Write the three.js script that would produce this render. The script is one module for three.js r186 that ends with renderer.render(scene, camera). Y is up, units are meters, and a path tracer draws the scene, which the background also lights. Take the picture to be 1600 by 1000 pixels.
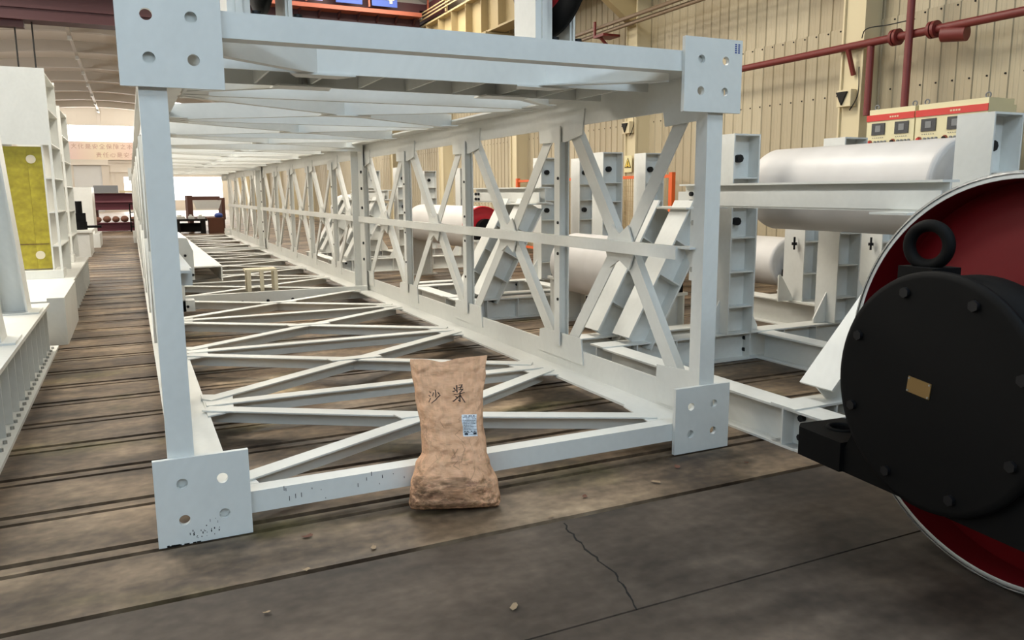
import * as THREE from 'three';
import { mergeGeometries } from 'three/addons/utils/BufferGeometryUtils.js';
import { RectAreaLightUniformsLib } from 'three/addons/lights/RectAreaLightUniformsLib.js';
import { ImprovedNoise } from 'three/addons/math/ImprovedNoise.js';
RectAreaLightUniformsLib.init();

/* ---------- camera, sky, daylight, exposure ---------- */
const scene = new THREE.Scene();
const camera = new THREE.PerspectiveCamera(44.17, 1.6, 0.05, 300);
camera.rotation.order = 'YXZ';
camera.position.set(0.0025, 1.5605, 3.6615);
camera.rotation.set(-0.16124, -0.44513, -0.00713);
scene.add(camera);
const renderer = new THREE.WebGLRenderer();
renderer.toneMapping = THREE.LinearToneMapping;
renderer.toneMappingExposure = 1.02;
renderer.shadowMap.enabled = true;
scene.background = new THREE.Color(0.75, 0.88, 1.0);

function areaLight(name, color, intensity, w, h, pos, look) {
  const l = new THREE.RectAreaLight(color, intensity, w, h);
  l.name = name; l.position.set(...pos); l.lookAt(...look); scene.add(l); return l;
}
// added bluish front light, set at an unseen window strip behind the camera
areaLight('added_front_light', new THREE.Color(0.40, 0.70, 1.0), 5.3, 22, 1.45, [-2, 7.1, 11.9], [-2, 7.1, 0]);
const SKY_COL = new THREE.Color(1.0, 0.93, 0.80), SKY_INT = 21, NEAR_COL = new THREE.Color(0.40, 0.70, 1.0), NEAR_INT = 5.4, SIDE_INT = 1.6;
const BACK_INT = 18;

/* ---------- helpers ---------- */
const V = (x, y, z) => new THREE.Vector3(x, y, z);
let seed = 7;
const rnd = () => ((seed = (seed * 1664525 + 1013904223) >>> 0) / 4294967296);
const perlin = new ImprovedNoise();
const used = {};
const numbered = (n) => { const k = used[n] = (used[n] ?? -1) + 1; return k ? `${n}_${String(k).padStart(3, '0')}` : n; };
// box with uv in metres
function box(w, h, d, x = 0, y = 0, z = 0) {
  const g = new THREE.BoxGeometry(w, h, d); const p = g.attributes.position, n = g.attributes.normal, u = g.attributes.uv;
  const ox = (x * 1.7 + z * 0.9) % 1, oy = (y * 1.3 + z * 0.7) % 1;
  for (let i = 0; i < p.count; i++) {
    const nx = Math.abs(n.getX(i)), ny = Math.abs(n.getY(i));
    if (nx > 0.5) u.setXY(i, p.getZ(i) + ox, p.getY(i) + oy); else if (ny > 0.5) u.setXY(i, p.getX(i) + ox, p.getZ(i) + oy); else u.setXY(i, p.getX(i) + ox, p.getY(i) + oy);
  }
  return g.translate(x, y, z);
}
// box from min/max corners
const bx = (x0, x1, y0, y1, z0, z1) => box(Math.abs(x1 - x0), Math.abs(y1 - y0), Math.abs(z1 - z0), (x0 + x1) / 2, (y0 + y1) / 2, (z0 + z1) / 2);
// closed profile [[u,v]...] swept straight from A to B; v axis = up made square to AB, u axis = up x dir
function sweep(profile, A, B, up = V(0, 1, 0)) {
  const dir = B.clone().sub(A), L = dir.length(); dir.normalize();
  const v = up.clone().addScaledVector(dir, -up.dot(dir)).normalize(), u = new THREE.Vector3().crossVectors(v, dir);
  if (THREE.ShapeUtils.area(profile.map((q) => new THREE.Vector2(...q))) < 0) profile = profile.slice().reverse();
  const pos = [], nor = [], uv = [], at = (q, t) => A.clone().addScaledVector(dir, t).addScaledVector(u, q[0]).addScaledVector(v, q[1]);
  const off = Math.abs(A.x * 3.1 + A.z * 1.7) % 1;
  let s = off;
  for (let i = 0; i < profile.length; i++) {
    const a = profile[i], b = profile[(i + 1) % profile.length], e = Math.hypot(b[0] - a[0], b[1] - a[1]);
    const n = u.clone().multiplyScalar((b[1] - a[1]) / e).addScaledVector(v, -(b[0] - a[0]) / e);
    const P = [at(a, 0), at(b, 0), at(b, L), at(a, L)], T = [[s, off], [s + e, off], [s + e, off + L], [s, off + L]];
    for (const k of [0, 1, 2, 0, 2, 3]) { pos.push(P[k].x, P[k].y, P[k].z); nor.push(n.x, n.y, n.z); uv.push(...T[k]); }
    s += e;
  }
  const tri = THREE.ShapeUtils.triangulateShape(profile.map((q) => new THREE.Vector2(...q)), []);
  for (const [t, sg] of [[0, -1], [L, 1]]) for (const f of tri) {
    const ff = sg > 0 ? f : [f[0], f[2], f[1]];
    for (const k of ff) { const P = at(profile[k], t); pos.push(P.x, P.y, P.z); nor.push(dir.x * sg, dir.y * sg, dir.z * sg); uv.push(profile[k][0], profile[k][1]); }
  }
  const g = new THREE.BufferGeometry();
  g.setAttribute('position', new THREE.Float32BufferAttribute(pos, 3)); g.setAttribute('normal', new THREE.Float32BufferAttribute(nor, 3)); g.setAttribute('uv', new THREE.Float32BufferAttribute(uv, 2));
  return g;
}
const pI = (h, b, tw = 0.012, tf = 0.014) => [[-b / 2, -h / 2], [b / 2, -h / 2], [b / 2, -h / 2 + tf], [tw / 2, -h / 2 + tf], [tw / 2, h / 2 - tf], [b / 2, h / 2 - tf], [b / 2, h / 2], [-b / 2, h / 2], [-b / 2, h / 2 - tf], [-tw / 2, h / 2 - tf], [-tw / 2, -h / 2 + tf], [-b / 2, -h / 2 + tf]];
const pR = (w, h, x = 0, y = 0) => [[x - w / 2, y - h / 2], [x + w / 2, y - h / 2], [x + w / 2, y + h / 2], [x - w / 2, y + h / 2]];
// T with flange on top (v=0) and web below
const pT = (b, h, t = 0.01) => [[-b / 2, -t], [-t / 2, -t], [-t / 2, -h], [t / 2, -h], [t / 2, -t], [b / 2, -t], [b / 2, 0], [-b / 2, 0]];
// L: leg b along u at v=0, leg h up
const pL = (b, h, t = 0.01) => [[0, 0], [b, 0], [b, t], [t, t], [t, h], [0, h]];
// channel, back at v=0, legs down
const pC = (b, h, t = 0.014) => [[-b / 2, -h], [-b / 2 + t, -h], [-b / 2 + t, -t], [b / 2 - t, -t], [b / 2 - t, -h], [b / 2, -h], [b / 2, 0], [-b / 2, 0]];
function cyl(r, len, A, axis, seg = 20, r2 = r) { // cylinder starting at A along axis
  const g = new THREE.CylinderGeometry(r2, r, len, seg); g.translate(0, len / 2, 0);
  g.applyQuaternion(new THREE.Quaternion().setFromUnitVectors(V(0, 1, 0), axis.clone().normalize())); return g.translate(A.x, A.y, A.z);
}
function poly(points, t, hole = []) { // extruded outline in xy, thickness t (0..t along z)
  const s = new THREE.Shape(points.map((q) => new THREE.Vector2(...q)));
  for (const [hx, hy, hr] of hole) { const p = new THREE.Path(); p.absarc(hx, hy, hr, 0, Math.PI * 2, true); s.holes.push(p); }
  return new THREE.ExtrudeGeometry(s, { depth: t, bevelEnabled: false, curveSegments: 14 });
}
const X90 = (g) => g.rotateY(Math.PI / 2);
function merge(gs) { gs = [gs].flat(9).map((g) => { const q = g.index ? g.toNonIndexed() : g; for (const k of Object.keys(q.attributes)) if (!['position', 'normal', 'uv'].includes(k)) q.deleteAttribute(k); return q; }); return gs.length > 1 ? mergeGeometries(gs) : gs[0]; }
function mesh(name, gs, mat, parent) {
  const m = new THREE.Mesh(Array.isArray(gs) ? merge(gs) : gs, mat); m.name = name; m.castShadow = m.receiveShadow = true; parent.add(m); return m;
}
function bolts(gs, mat, parent) { for (const g of [gs].flat(9)) mesh('bolt', g, mat, parent); }
function thing(name, label, category, group, pos = [0, 0, 0]) {
  const o = new THREE.Group(); o.name = numbered(name); o.userData = { label, category }; if (group) o.userData.group = group; o.position.set(...pos); scene.add(o); return o;
}
function single(name, gs, mat, label, category, group) { const m = mesh(numbered(name), gs, mat, scene); m.userData = { label, category }; if (group) m.userData.group = group; return m; }
function struct(name) { const o = new THREE.Group(); o.name = name; o.userData = { kind: 'structure' }; scene.add(o); return o; }
function structMesh(name, gs, mat) { const m = mesh(name, gs, mat, scene); m.userData = { kind: 'structure' }; return m; }

/* ---------- procedural textures and materials ---------- */
function noiseTex(w, h, fn, repeat = [1, 1], srgb = true) {
  const d = new Uint8Array(w * h * 4);
  for (let j = 0; j < h; j++) for (let i = 0; i < w; i++) { const c = fn(i / w, j / h, i, j), k = (j * w + i) * 4; d[k] = c[0]; d[k + 1] = c[1]; d[k + 2] = c[2]; d[k + 3] = 255; }
  const t = new THREE.DataTexture(d, w, h); t.magFilter = THREE.LinearFilter; t.minFilter = THREE.LinearFilter; t.wrapS = t.wrapT = THREE.RepeatWrapping; t.repeat.set(...repeat);
  if (srgb) t.colorSpace = THREE.SRGBColorSpace; t.needsUpdate = true; return t;
}
// periodic fractal noise on the unit square
function pn(u, v, f, s) { const T = Math.PI * 2, R = f / T; return perlin.noise(R * Math.cos(T * u) + s, R * Math.sin(T * u) + s * 1.7 + R * 0.6 * Math.cos(T * v), R * Math.sin(T * v) * 1.0 + 3.1 * s); }
const fbm = (x, y, s, o = 4) => { let a = 0, k = 0.5, f = 1; for (let i = 0; i < o; i++) { a += k * perlin.noise(x * f, y * f, s + i * 7.3); f *= 2.03; k *= 0.5; } return a; };
const clampB = (c) => c.map((v) => Math.max(0, Math.min(255, v)));
function paintTex(base, s) {
  return noiseTex(256, 256, (u, v) => { const a = pn(u, v, 10, s) * 4 + pn(u, v, 60, s + 3) * 3, d = 0; return clampB([base[0] + a + d, base[1] + a + d, base[2] + a + d * 1.2]); }, [0.5, 0.5]);
}
const std = (o) => new THREE.MeshStandardMaterial(o);
const M = {
  white: std({ map: paintTex([216, 216, 210], 1), roughness: 0.42 }),
  white2: std({ map: paintTex([210, 211, 207], 5), roughness: 0.5 }),
  black: new THREE.MeshPhysicalMaterial({ color: 0x040404, roughness: 0.7, specularIntensity: 0.35 }),
  blackBolt: std({ color: 0x141416, roughness: 0.5, metalness: 0.4 }),
  zinc: std({ color: 0xa9aba8, roughness: 0.35, metalness: 0.8 }),
  red: new THREE.MeshPhysicalMaterial({ color: 0x6a0a12, roughness: 0.5, specularIntensity: 0.5 }),
  redBright: std({ color: 0xc01022, roughness: 0.4 }),
  pipeRed: std({ color: 0x6b2420, roughness: 0.5 }),
  crane: std({ color: 0x3f1a1e, roughness: 0.55 }),
  craneOrange: std({ color: 0x8a4630, roughness: 0.6 }),
  tan: std({ color: 0xac9a72, roughness: 0.65 }),
  tanLight: std({ color: 0xcfc2a0, roughness: 0.65 }),
  beige: std({ color: 0xb0a489, roughness: 0.5 }),
  wallBack: std({ color: 0xe4dfd6, roughness: 0.6 }),
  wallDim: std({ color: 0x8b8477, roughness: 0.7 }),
  pit: std({ color: 0x0a0807, roughness: 0.95 }),
  roof: std({ color: 0xe4dfd8, roughness: 0.7 }),
  rib: std({ color: 0xc2bcb3, roughness: 0.7 }),
  orange: std({ color: 0xd85c1c, roughness: 0.5 }),
  cream: std({ color: 0xd8cfa8, roughness: 0.45 }),
  cabRed: std({ color: 0xc8342c, roughness: 0.45 }),
  screen: std({ color: 0x1c1e20, roughness: 0.25 }),
  grey: std({ color: 0x77797a, roughness: 0.5 }),
  dark: std({ color: 0x1b1916, roughness: 0.9 }),
  rust: std({ color: 0x6b4636, roughness: 0.8 }),
  brown: std({ color: 0x5a3a30, roughness: 0.8 }),
  maroon: std({ color: 0x63303a, roughness: 0.7 }),
  conduit: std({ color: 0x6e5b45, roughness: 0.55 }),
  wood: std({ color: 0xd6cbb0, roughness: 0.7 }),
  blue: std({ color: 0x233e86, roughness: 0.6 }),
  purple: std({ color: 0x8f8fce, roughness: 0.6 }),
  glow: std({ color: 0xffffff, emissive: new THREE.Color(1, 0.98, 0.95), emissiveIntensity: 3.2, roughness: 0.8 }),
  leaf: std({ color: 0x9a8468, roughness: 0.8 }),
  brass: std({ color: 0x8d7348, roughness: 0.4, metalness: 0.6 }),
  cable: std({ color: 0x101010, roughness: 0.7 }),
};
M.yellow = std({ roughness: 0.6, map: noiseTex(256, 256, (u, v) => { const a = fbm(u * 5, v * 9, 2) * 34, b = fbm(u * 22, v * 22, 8) * 22; return clampB([168 + a + b, 154 + a + b, 42 + a * 0.6]); }) });
M.wrap = new THREE.MeshPhysicalMaterial({ roughness: 0.55, clearcoat: 0.25, clearcoatRoughness: 0.3, map: noiseTex(512, 256, (u, v) => { const a = fbm(u * 3, v * 40, 4) * 14 + fbm(u * 9, v * 6, 12) * 12; return clampB([206 + a, 202 + a, 198 + a]); }),
  bumpMap: noiseTex(512, 256, (u, v) => { const a = 128 + fbm(u * 8, v * 30, 21) * 120; return [a, a, a]; }, [1, 1], false), bumpScale: 0.004 });
M.foil = new THREE.MeshPhysicalMaterial({ roughness: 0.22, metalness: 0.25, color: 0xb9b9b6, bumpMap: noiseTex(512, 128, (u, v) => { const a = 128 + fbm(u * 60, v * 8, 31) * 200; return clampB([a, a, a]); }, [1, 1], false), bumpScale: 0.012 });
// old workshop floor: brown oily iron and concrete
function floorFn(kind) {
  return (u, v) => {
    const x = u * 12, y = v * 12;
    const big = fbm(x * 0.45, y * 0.7, 3 + kind) * 100, mid = fbm(x * 1.6, y * 3.2, 11 + kind) * 78, fine = fbm(x * 14, y * 20, 19) * 46, grain = (perlin.noise(u * 700, v * 700, 5)) * 8;
    const wear = Math.max(0, fbm(x * 0.8 + 9, y * 1.9, 27 + kind) - 0.1) * 210, oil = Math.max(0, fbm(x * 0.7 + 4, y * 1.3, 41 + kind) - 0.13) * -210;
    const yel = Math.max(0, fbm(x * 1.1, y * 2.2, 53) - 0.15) * 60;
    const b = big * 0.6 + mid + fine + grain + wear + oil;
    return kind ? clampB([74 + b * 0.55, 63 + b * 0.5, 53 + b * 0.45]) : clampB([100 + b * 1.1, 83 + b * 1.0 + yel * 0.3, 65 + b * 0.85 - yel * 0.5]);
  };
}
M.floorIron = std({ roughness: 0.5, map: noiseTex(1024, 1024, floorFn(0)), bumpMap: noiseTex(512, 512, (u, v) => { const a = 128 + fbm(u * 60, v * 60, 6) * 120; return clampB([a, a, a]); }, [1, 1], false), bumpScale: 0.003 });
M.floorIron.map.wrapS = M.floorIron.map.wrapT = THREE.MirroredRepeatWrapping;
M.floorConc = std({ roughness: 0.66, map: noiseTex(1024, 1024, floorFn(1)), bumpMap: M.floorIron.bumpMap, bumpScale: 0.003 });
M.floorConc.map.wrapS = M.floorConc.map.wrapT = THREE.MirroredRepeatWrapping;

/* ---------- floor ---------- */
{
  const fl = struct('floor');
  const XA = -14, XB = 10, wuv = (g) => { const p = g.attributes.position, u = g.attributes.uv; for (let i = 0; i < p.count; i++) u.setXY(i, (p.getX(i) + 4.7) / 12, (p.getZ(i) + p.getY(i) + 2.9) / 12); return g; };
  mesh('floor_base', wuv(bx(XA, XB, -0.5, -0.24, -80, 12)), M.pit, fl);
  // concrete apron on the camera side, split by a joint at z = 1.37
  mesh('concrete_slab', wuv(bx(XA, XB, -0.035, 0, 0.53, 1.362)), M.floorConc, fl);
  mesh('concrete_slab', wuv(bx(XA, XB, -0.035, 0, 1.372, 12)), M.floorConc, fl);
  let z = 0.493, k = 0;
  const cuts = []; // slot pairs: 0.6 m pitch
  for (let i = 0; i < 66; i++) { const c = -0.052 - i * 0.6; cuts.push([c + 0.034, c - 0.034]); }
  for (const [a, b] of cuts) {
    mesh('floor_strip', wuv(bx(XA, XB, -0.035, 0, a + 0.042, z)), M.floorIron, fl);
    mesh('slot_rail', wuv(bx(XA, XB, -0.035, -0.002, b, a)), M.floorIron, fl);
    z = b - 0.042;
  }
  mesh('floor_strip', wuv(bx(XA, XB, -0.035, 0, -80, z)), M.floorIron, fl);
}

/* ---------- hall shell ---------- */
const WX = 10, BZ = -80, RX = -2, ROOF = (x) => 9.65 - 0.0165 * (x - RX) ** 2 ; // arch soffit
{
  // right wall: corrugated sheets, each its own panel
  const w = struct('wall_right');
  mesh('backing', bx(WX + 0.06, WX + 0.26, 0, 7.4, -80, 12), M.beige, w);
  const prof = []; // ribbed sheet profile along z (u) 0.96 long, 4 ribs
  for (let i = 0; i < 4; i++) { const o = i * 0.24; prof.push([o, 0], [o + 0.008, 0.018], [o + 0.026, 0.018], [o + 0.034, 0], [o + 0.11, 0.0], [o + 0.116, 0.003], [o + 0.13, 0.003], [o + 0.136, 0], [o + 0.176, 0], [o + 0.182, 0.003], [o + 0.196, 0.003], [o + 0.202, 0]); }
  prof.push([0.955, 0], [0.955, -0.01], [0, -0.01]);
  const sheetLow = sweep(prof.map(([a, b]) => [a, b]), V(0, 0, 0), V(0, 3.98, 0), V(-1, 0, 0)), sheetUp = sweep(prof, V(0.02, 3.9, 0), V(0.02, 7.4, 0), V(-1, 0, 0));
  const mats = [M.beige, std({ color: 0xab9e83, roughness: 0.5 }), std({ color: 0xb6aa8f, roughness: 0.48 })];
  for (let i = 0; i < 96; i++) for (const g of [sheetLow, sheetUp]) { const m = mesh('wall_sheet', g, mats[(i * 7 + (g === sheetUp ? 1 : 0)) % 3], w); m.position.set(WX, 0, 12 - i * 0.958); }
  // screw rows
  const sg = new THREE.CylinderGeometry(0.013, 0.013, 0.012, 6).rotateZ(Math.PI / 2), n = 140, im = new THREE.InstancedMesh(sg, M.dark, n * 3), mt = new THREE.Matrix4();
  for (let r = 0; r < 3; r++) for (let i = 0; i < n; i++) im.setMatrixAt(r * n + i, mt.makeTranslation(WX - 0.012, [2.98, 3.94, 1.2][r], 3 - i * 0.2395 + 0.09));
  im.name = 'wall_screws'; im.userData.kind = 'stuff'; w.add(im);
  const wl = struct('wall_left');
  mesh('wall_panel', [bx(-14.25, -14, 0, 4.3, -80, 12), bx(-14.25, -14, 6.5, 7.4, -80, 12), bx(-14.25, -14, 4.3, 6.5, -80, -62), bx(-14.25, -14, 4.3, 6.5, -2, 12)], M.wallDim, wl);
  const wq = struct('window_31'); mesh('pane', bx(-14.16, -14.12, 4.3, 6.5, -62, -2), M.glow, wq);  // added window strip out of view, put in to brighten roof and walls
  for (let i = 1; i < 15; i++) mesh('mullion', bx(-14.12, -14.04, 4.3, 6.5, -62 + i * 4, -61.9 + i * 4), M.wallBack, wq);
  areaLight('added_side_light', new THREE.Color(1.0, 0.95, 0.86), SIDE_INT, 59, 2.1, [-13.95, 5.4, -32], [0, 5.4, -32]);  // lamp of the added left strip
  // back wall with openings
  const b = struct('wall_back');
  const Z0 = BZ - 0.25, Z1 = BZ;
  mesh('wall_lower', [bx(-14, -0.4, 0, 6.4, Z0, Z1), bx(8.3, 10, 0, 6.4, Z0, Z1), bx(-0.4, 8.3, 0, 1.0, Z0, Z1), bx(-0.4, 8.3, 3.2, 6.4, Z0, Z1)], M.wallBack, b);
  mesh('wall_upper', [bx(-14, -12, 6.4, 7.85, Z0, Z1), bx(-14, 10, 7.85, 9.8, Z0, Z1)], M.wallBack, b);
  for (let i = 0; i < 60; i++) mesh('rib', bx(-13.9 + i * 0.4, -13.84 + i * 0.4, 3.25, 6.3, Z1, Z1 + 0.05), M.wallBack, b);
  for (let i = 0; i < 60; i++) mesh('rib', bx(-13.9 + i * 0.4, -13.84 + i * 0.4, 7.9, 9.6, Z1, Z1 + 0.05), M.wallBack, b);
  mesh('girt', bx(-1.6, 10, 3.62, 3.72, Z1, Z1 + 0.1), M.roof, b); mesh('girt', bx(-1.6, 10, 4.5, 4.58, Z1, Z1 + 0.1), M.roof, b);
  mesh('gable_post', bx(-2.2, -1.95, 7.9, 9.6, Z1, Z1 + 0.2), M.roof, b);
  const w1 = struct('window_1'); mesh('pane', bx(-12, 10, 6.4, 7.85, Z0 + 0.1, Z0 + 0.14), M.glow, w1);
  for (let i = 1; i < 6; i++) mesh('mullion', bx(-12 + i * 3.7, -11.94 + i * 3.7, 6.4, 7.85, Z0 + 0.14, Z0 + 0.18), M.wallBack, w1);
  areaLight('window_daylight', new THREE.Color(1, 0.97, 0.92), BACK_INT, 21, 1.4, [-1, 7.1, BZ + 0.12], [-1, 7.1, 0]);
  const w2 = struct('window_2'); mesh('pane', bx(-0.4, 8.3, 1.0, 3.2, Z0 + 0.1, Z0 + 0.14), M.glow, w2);
  for (let i = 1; i < 3; i++) mesh('mullion', bx(-0.4 + i * 2.9, -0.36 + i * 2.9, 1.0, 3.2, Z0 + 0.14, Z0 + 0.18), M.wallBack, w2);
  areaLight('window_daylight_low', new THREE.Color(1, 0.97, 0.92), BACK_INT, 8.6, 2.1, [3.95, 2.1, BZ + 0.12], [3.95, 2.1, 0]);
  // sliding gate in the back wall
  const d = struct('door_1');
  mesh('door_frame', [bx(-4.9, -1.6, 4.35, 4.75, Z1, Z1 + 0.2), bx(-4.9, -4.5, 0, 4.35, Z1, Z1 + 0.2), bx(-2.2, -1.6, 0, 4.35, Z1, Z1 + 0.2)], M.wallBack, d);
  mesh('door_leaf', bx(-4.5, -2.2, 0, 4.2, Z1, Z1 + 0.08), std({ color: 0xe6ebee, roughness: 0.5 }), d);
  mesh('lintel_rail', bx(-5.2, -1.4, 4.25, 4.35, Z1 + 0.2, Z1 + 0.3), M.roof, d);
  // front wall behind the camera with an added, unseen glowing window strip
  const f = struct('wall_front');
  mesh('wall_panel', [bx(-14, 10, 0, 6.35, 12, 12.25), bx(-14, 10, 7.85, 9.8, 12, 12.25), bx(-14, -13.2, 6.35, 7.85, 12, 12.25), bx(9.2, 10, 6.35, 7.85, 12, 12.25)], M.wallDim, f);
  const w0 = struct('window_30'); mesh('pane', bx(-13.2, 9.2, 6.35, 7.85, 12.1, 12.14), M.glow, w0);
  for (let i = 1; i < 6; i++) mesh('mullion', bx(-13.2 + i * 3.73, -13.12 + i * 3.73, 6.35, 7.85, 12.02, 12.1), M.wallBack, w0);
  // arched roof
  const c = struct('ceiling'), N = 24, outer = [], inner = [];
  for (let i = 0; i <= N; i++) { const x = -14.25 + 24.51 * i / N; inner.push([x, ROOF(x)]); outer.push([x, ROOF(x) + 0.15]); }
  const arch = (t0, t1, z0, z1) => sweep([...inner.map(([x, y]) => [x, y - t1]), ...outer.map(([x, y]) => [x, y - t0 - 0.15 + (t0 ? 0 : 0.15)]).reverse()], V(0, 0, z0), V(0, 0, z1));
  mesh('roof_sheet', sweep([...inner, ...outer.reverse()], V(0, 0, -80.25), V(0, 0, 12.25)), M.roof, c);
  const ribG = sweep([...inner.map(([x, y]) => [x, y - 0.55]), ...inner.map(([x, y]) => [x, y]).reverse()], V(0, 0, -0.15), V(0, 0, 0.15));
  for (let i = 0; i < 15; i++) { const m = mesh('arch_rib', ribG, M.rib, c); m.position.z = 8 - i * 6; }
  mesh('ridge_member', bx(RX - 0.07, RX + 0.07, 8.92, 9.05, -80, 12), M.rib, c);
  for (let i = 0; i < 15; i++) { mesh('ridge_clip', bx(RX - 0.09, RX + 0.09, 8.74, 8.92, 7.7 - i * 6, 7.95 - i * 6), M.white2, c); }
  // glowing skylight panes; unseen bluish near row and far rows added for light
  let wi = 3;
  for (const zz of [4.6, -7, -19, -31, -49, -67]) for (const xx of [zz < -35 ? -11 : -8.5, -3.5, 3.2, 7.2]) {
    if (zz < -35 && xx < 2 && xx > -8) continue;
    const y = ROOF(xx) - 0.32; if (xx > 6 && zz > -10) continue; const nearOne = zz > 0;
    const s = struct('window_' + wi++); mesh('pane', bx(xx - 1.5, xx + 1.5, y, y + 0.03, zz - 1.6, zz + 1.6), M.glow, s);
    mesh('frame', [bx(xx - 1.6, xx - 1.5, y - 0.02, y + 0.4, zz - 1.7, zz + 1.7), bx(xx + 1.5, xx + 1.6, y - 0.02, y + 0.4, zz - 1.7, zz + 1.7), bx(xx - 1.5, xx + 1.5, y - 0.02, y + 0.4, zz - 1.7, zz - 1.6), bx(xx - 1.5, xx + 1.5, y - 0.02, y + 0.4, zz + 1.6, zz + 1.7)], M.roof, s);
    areaLight('skylight', nearOne ? NEAR_COL : SKY_COL, nearOne ? NEAR_INT : zz < -10 ? SKY_INT * 0.55 : SKY_INT, 2.9, 3.1, [xx, y - 0.05, zz], [xx, 0, zz - 0.001]);
  }
}

/* ---------- main lattice truss ---------- */
const XL = 0.15, XR = 3.035, YB = 0.175, YT = 2.225, POST = [...Array(13)].map((_, k) => -1.78 - 1.92 * k), ZE = POST[12];
{
  const t = thing('steel_truss', 'long white painted lattice box truss with square bolted end plates', 'truss');
  // square end plates with four bolt holes
  const plate = (x, y) => { const h = []; for (const a of [0.115, 0.285]) for (const b of [0.115, 0.285]) h.push([x + a, y + b, 0.024]); const g = poly([[x, y], [x + 0.403, y], [x + 0.403, y + 0.403], [x, y + 0.403]], 0.026, h); return g.translate(0, 0, -0.026); };
  for (const [x, y] of [[0, 0], [2.817, 0], [0, 1.997], [2.817, 1.997]]) mesh('end_plate', plate(x, y), M.white, t);
  for (const [x, y] of [[0, 0], [2.817, 0], [0, 1.997], [2.817, 1.997]]) mesh('end_plate', plate(x, y).translate(0, 0, ZE - 0.05), M.white, t);
  for (const z of [-0.028, ZE]) {
    for (const x of [0.065, 3.008]) mesh('corner_post', bx(x, x + 0.11, 0.18, 2.22, z - 0.1, z), M.white, t);
    mesh('end_beam', bx(0.2, 3.02, 2.215, 2.325, z - 0.1, z), M.white, t);
    mesh('end_beam', bx(0.2, 3.02, 0.083, 0.188, z - 0.1, z), M.white, t);
  }
  // chords: tees with the flange to the outside of the box
  const za = -0.03, zb = ZE;
  for (const [x, s] of [[XL, 1], [XR, -1]]) {
    const x0 = x - s * 0.06, x1 = x + s * 0.205;
    mesh('chord', [bx(x0, x1, YB - 0.016, YB, zb, za), bx(x - 0.009, x + 0.009, YB, 0.35, zb, za)], M.white, t);
    mesh('chord', [bx(x0, x1, YT, YT + 0.016, zb, za), bx(x - 0.009, x + 0.009, 2.04, YT, zb, za)], M.white, t);
    // rails, node plates, posts and diagonals of this side
    const rx = x + s * 0.05;
    mesh('middle_rail', bx(rx - 0.032, rx + 0.032, 1.147, 1.225, zb + 0.2, -0.22), M.white, t);
    const gus = (z0, z1, y0, y1) => bx(x + s * 0.008, x + s * 0.02, y0, y1, z0, z1);
    // end node plates with a sloping inner edge
    const inG = (pts) => X90(poly(pts.map(([z, y]) => [-z, y]), 0.012)).translate(x + (s > 0 ? 0.009 : -0.021), 0, 0);
    mesh('node_plate', inG([[-0.03, 0.2], [-0.47, 0.2], [-0.47, 0.445], [-0.1, 0.47], [-0.03, 0.47]]), M.white, t);
    mesh('node_plate', inG([[-0.03, 2.2], [-0.03, 1.96], [-0.16, 1.96], [-0.44, 1.95], [-0.5, 2.2]]), M.white, t);
    for (let k = 0; k <= 12; k++) {
      const pz = POST[k], last = k === 12;
      if (!last) {
        mesh('node_plate', inG([[pz + 0.37, 0.25], [pz + 0.34, 0.45], [pz - 0.25, 0.45], [pz - 0.33, 0.43], [pz - 0.36, 0.25]]), M.white, t);
        mesh('node_plate', inG([[pz + 0.37, 2.15], [pz + 0.34, 1.97], [pz + 0.1, 1.93], [pz - 0.33, 1.94], [pz - 0.36, 2.15]]), M.white, t);
        const p = mesh('post', sweep(pI(0.085, 0.085, 0.008, 0.01), V(x, 0.35, pz), V(x, 2.05, pz), V(1, 0, 0)), M.white, t);
        bolts([0.72, 1.08, 1.32, 1.66].map((y) => cyl(0.012, 0.012, V(x + s * 0.038, y, pz + 0.02), V(s, 0, 0), 8)), M.blackBolt, p);
      }
      const z0 = k ? POST[k - 1] : -0.14, z1 = pz, zm = (k ? (z0 + z1) / 2 : -0.93), yc = 1.186;
      const up = V(s, 0, 0), dg = (A, B, fl) => mesh('diagonal', sweep(fl ? pL(0.11, 0.055, 0.01).map(([a, b]) => [a - 0.055, -b]) : pL(0.11, 0.055, 0.01).map(([a, b]) => [0.055 - a, -b]), A, B, up), M.white, t);
      dg(V(x, 2.06, z0 - (k ? 0.13 : 0.1)), V(x, yc, zm + 0.05), 1); dg(V(x, 2.06, z1 + 0.13), V(x, yc, zm - 0.05), 0);
      dg(V(x, 0.36, z0 - (k ? 0.13 : 0.14)), V(x, yc, zm + 0.05), 1); dg(V(x, 0.36, z1 + 0.13), V(x, yc, zm - 0.05), 0);
      mesh('node_plate', inG([[zm, 1.27], [zm + 0.1, 1.33], [zm + 0.17, 1.2], [zm + 0.17, 1.14], [zm + 0.12, 1.03], [zm, 1.09], [zm - 0.12, 1.03], [zm - 0.17, 1.14], [zm - 0.17, 1.2], [zm - 0.1, 1.33]]), M.white, t);
    }
    // bracket tying the rail to the corner post
    const br = mesh('rail_bracket', [bx(x - s * 0.02, x + s * 0.07, 1.214, 1.226, -0.24, -0.1), bx(x - s * 0.02, x - s * 0.008, 1.02, 1.45, -0.2, -0.12), X90(poly([[0.12, 1.2], [0.24, 1.2], [0.14, 1.06], [0.12, 1.06]], 0.01)).translate(x, 0, 0)], M.white, t);
    bolts([1.09, 1.37].map((y) => cyl(0.018, 0.02, V(x - s * 0.008, y, -0.155), V(s, 0, 0), 6)), M.zinc, br);
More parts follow.
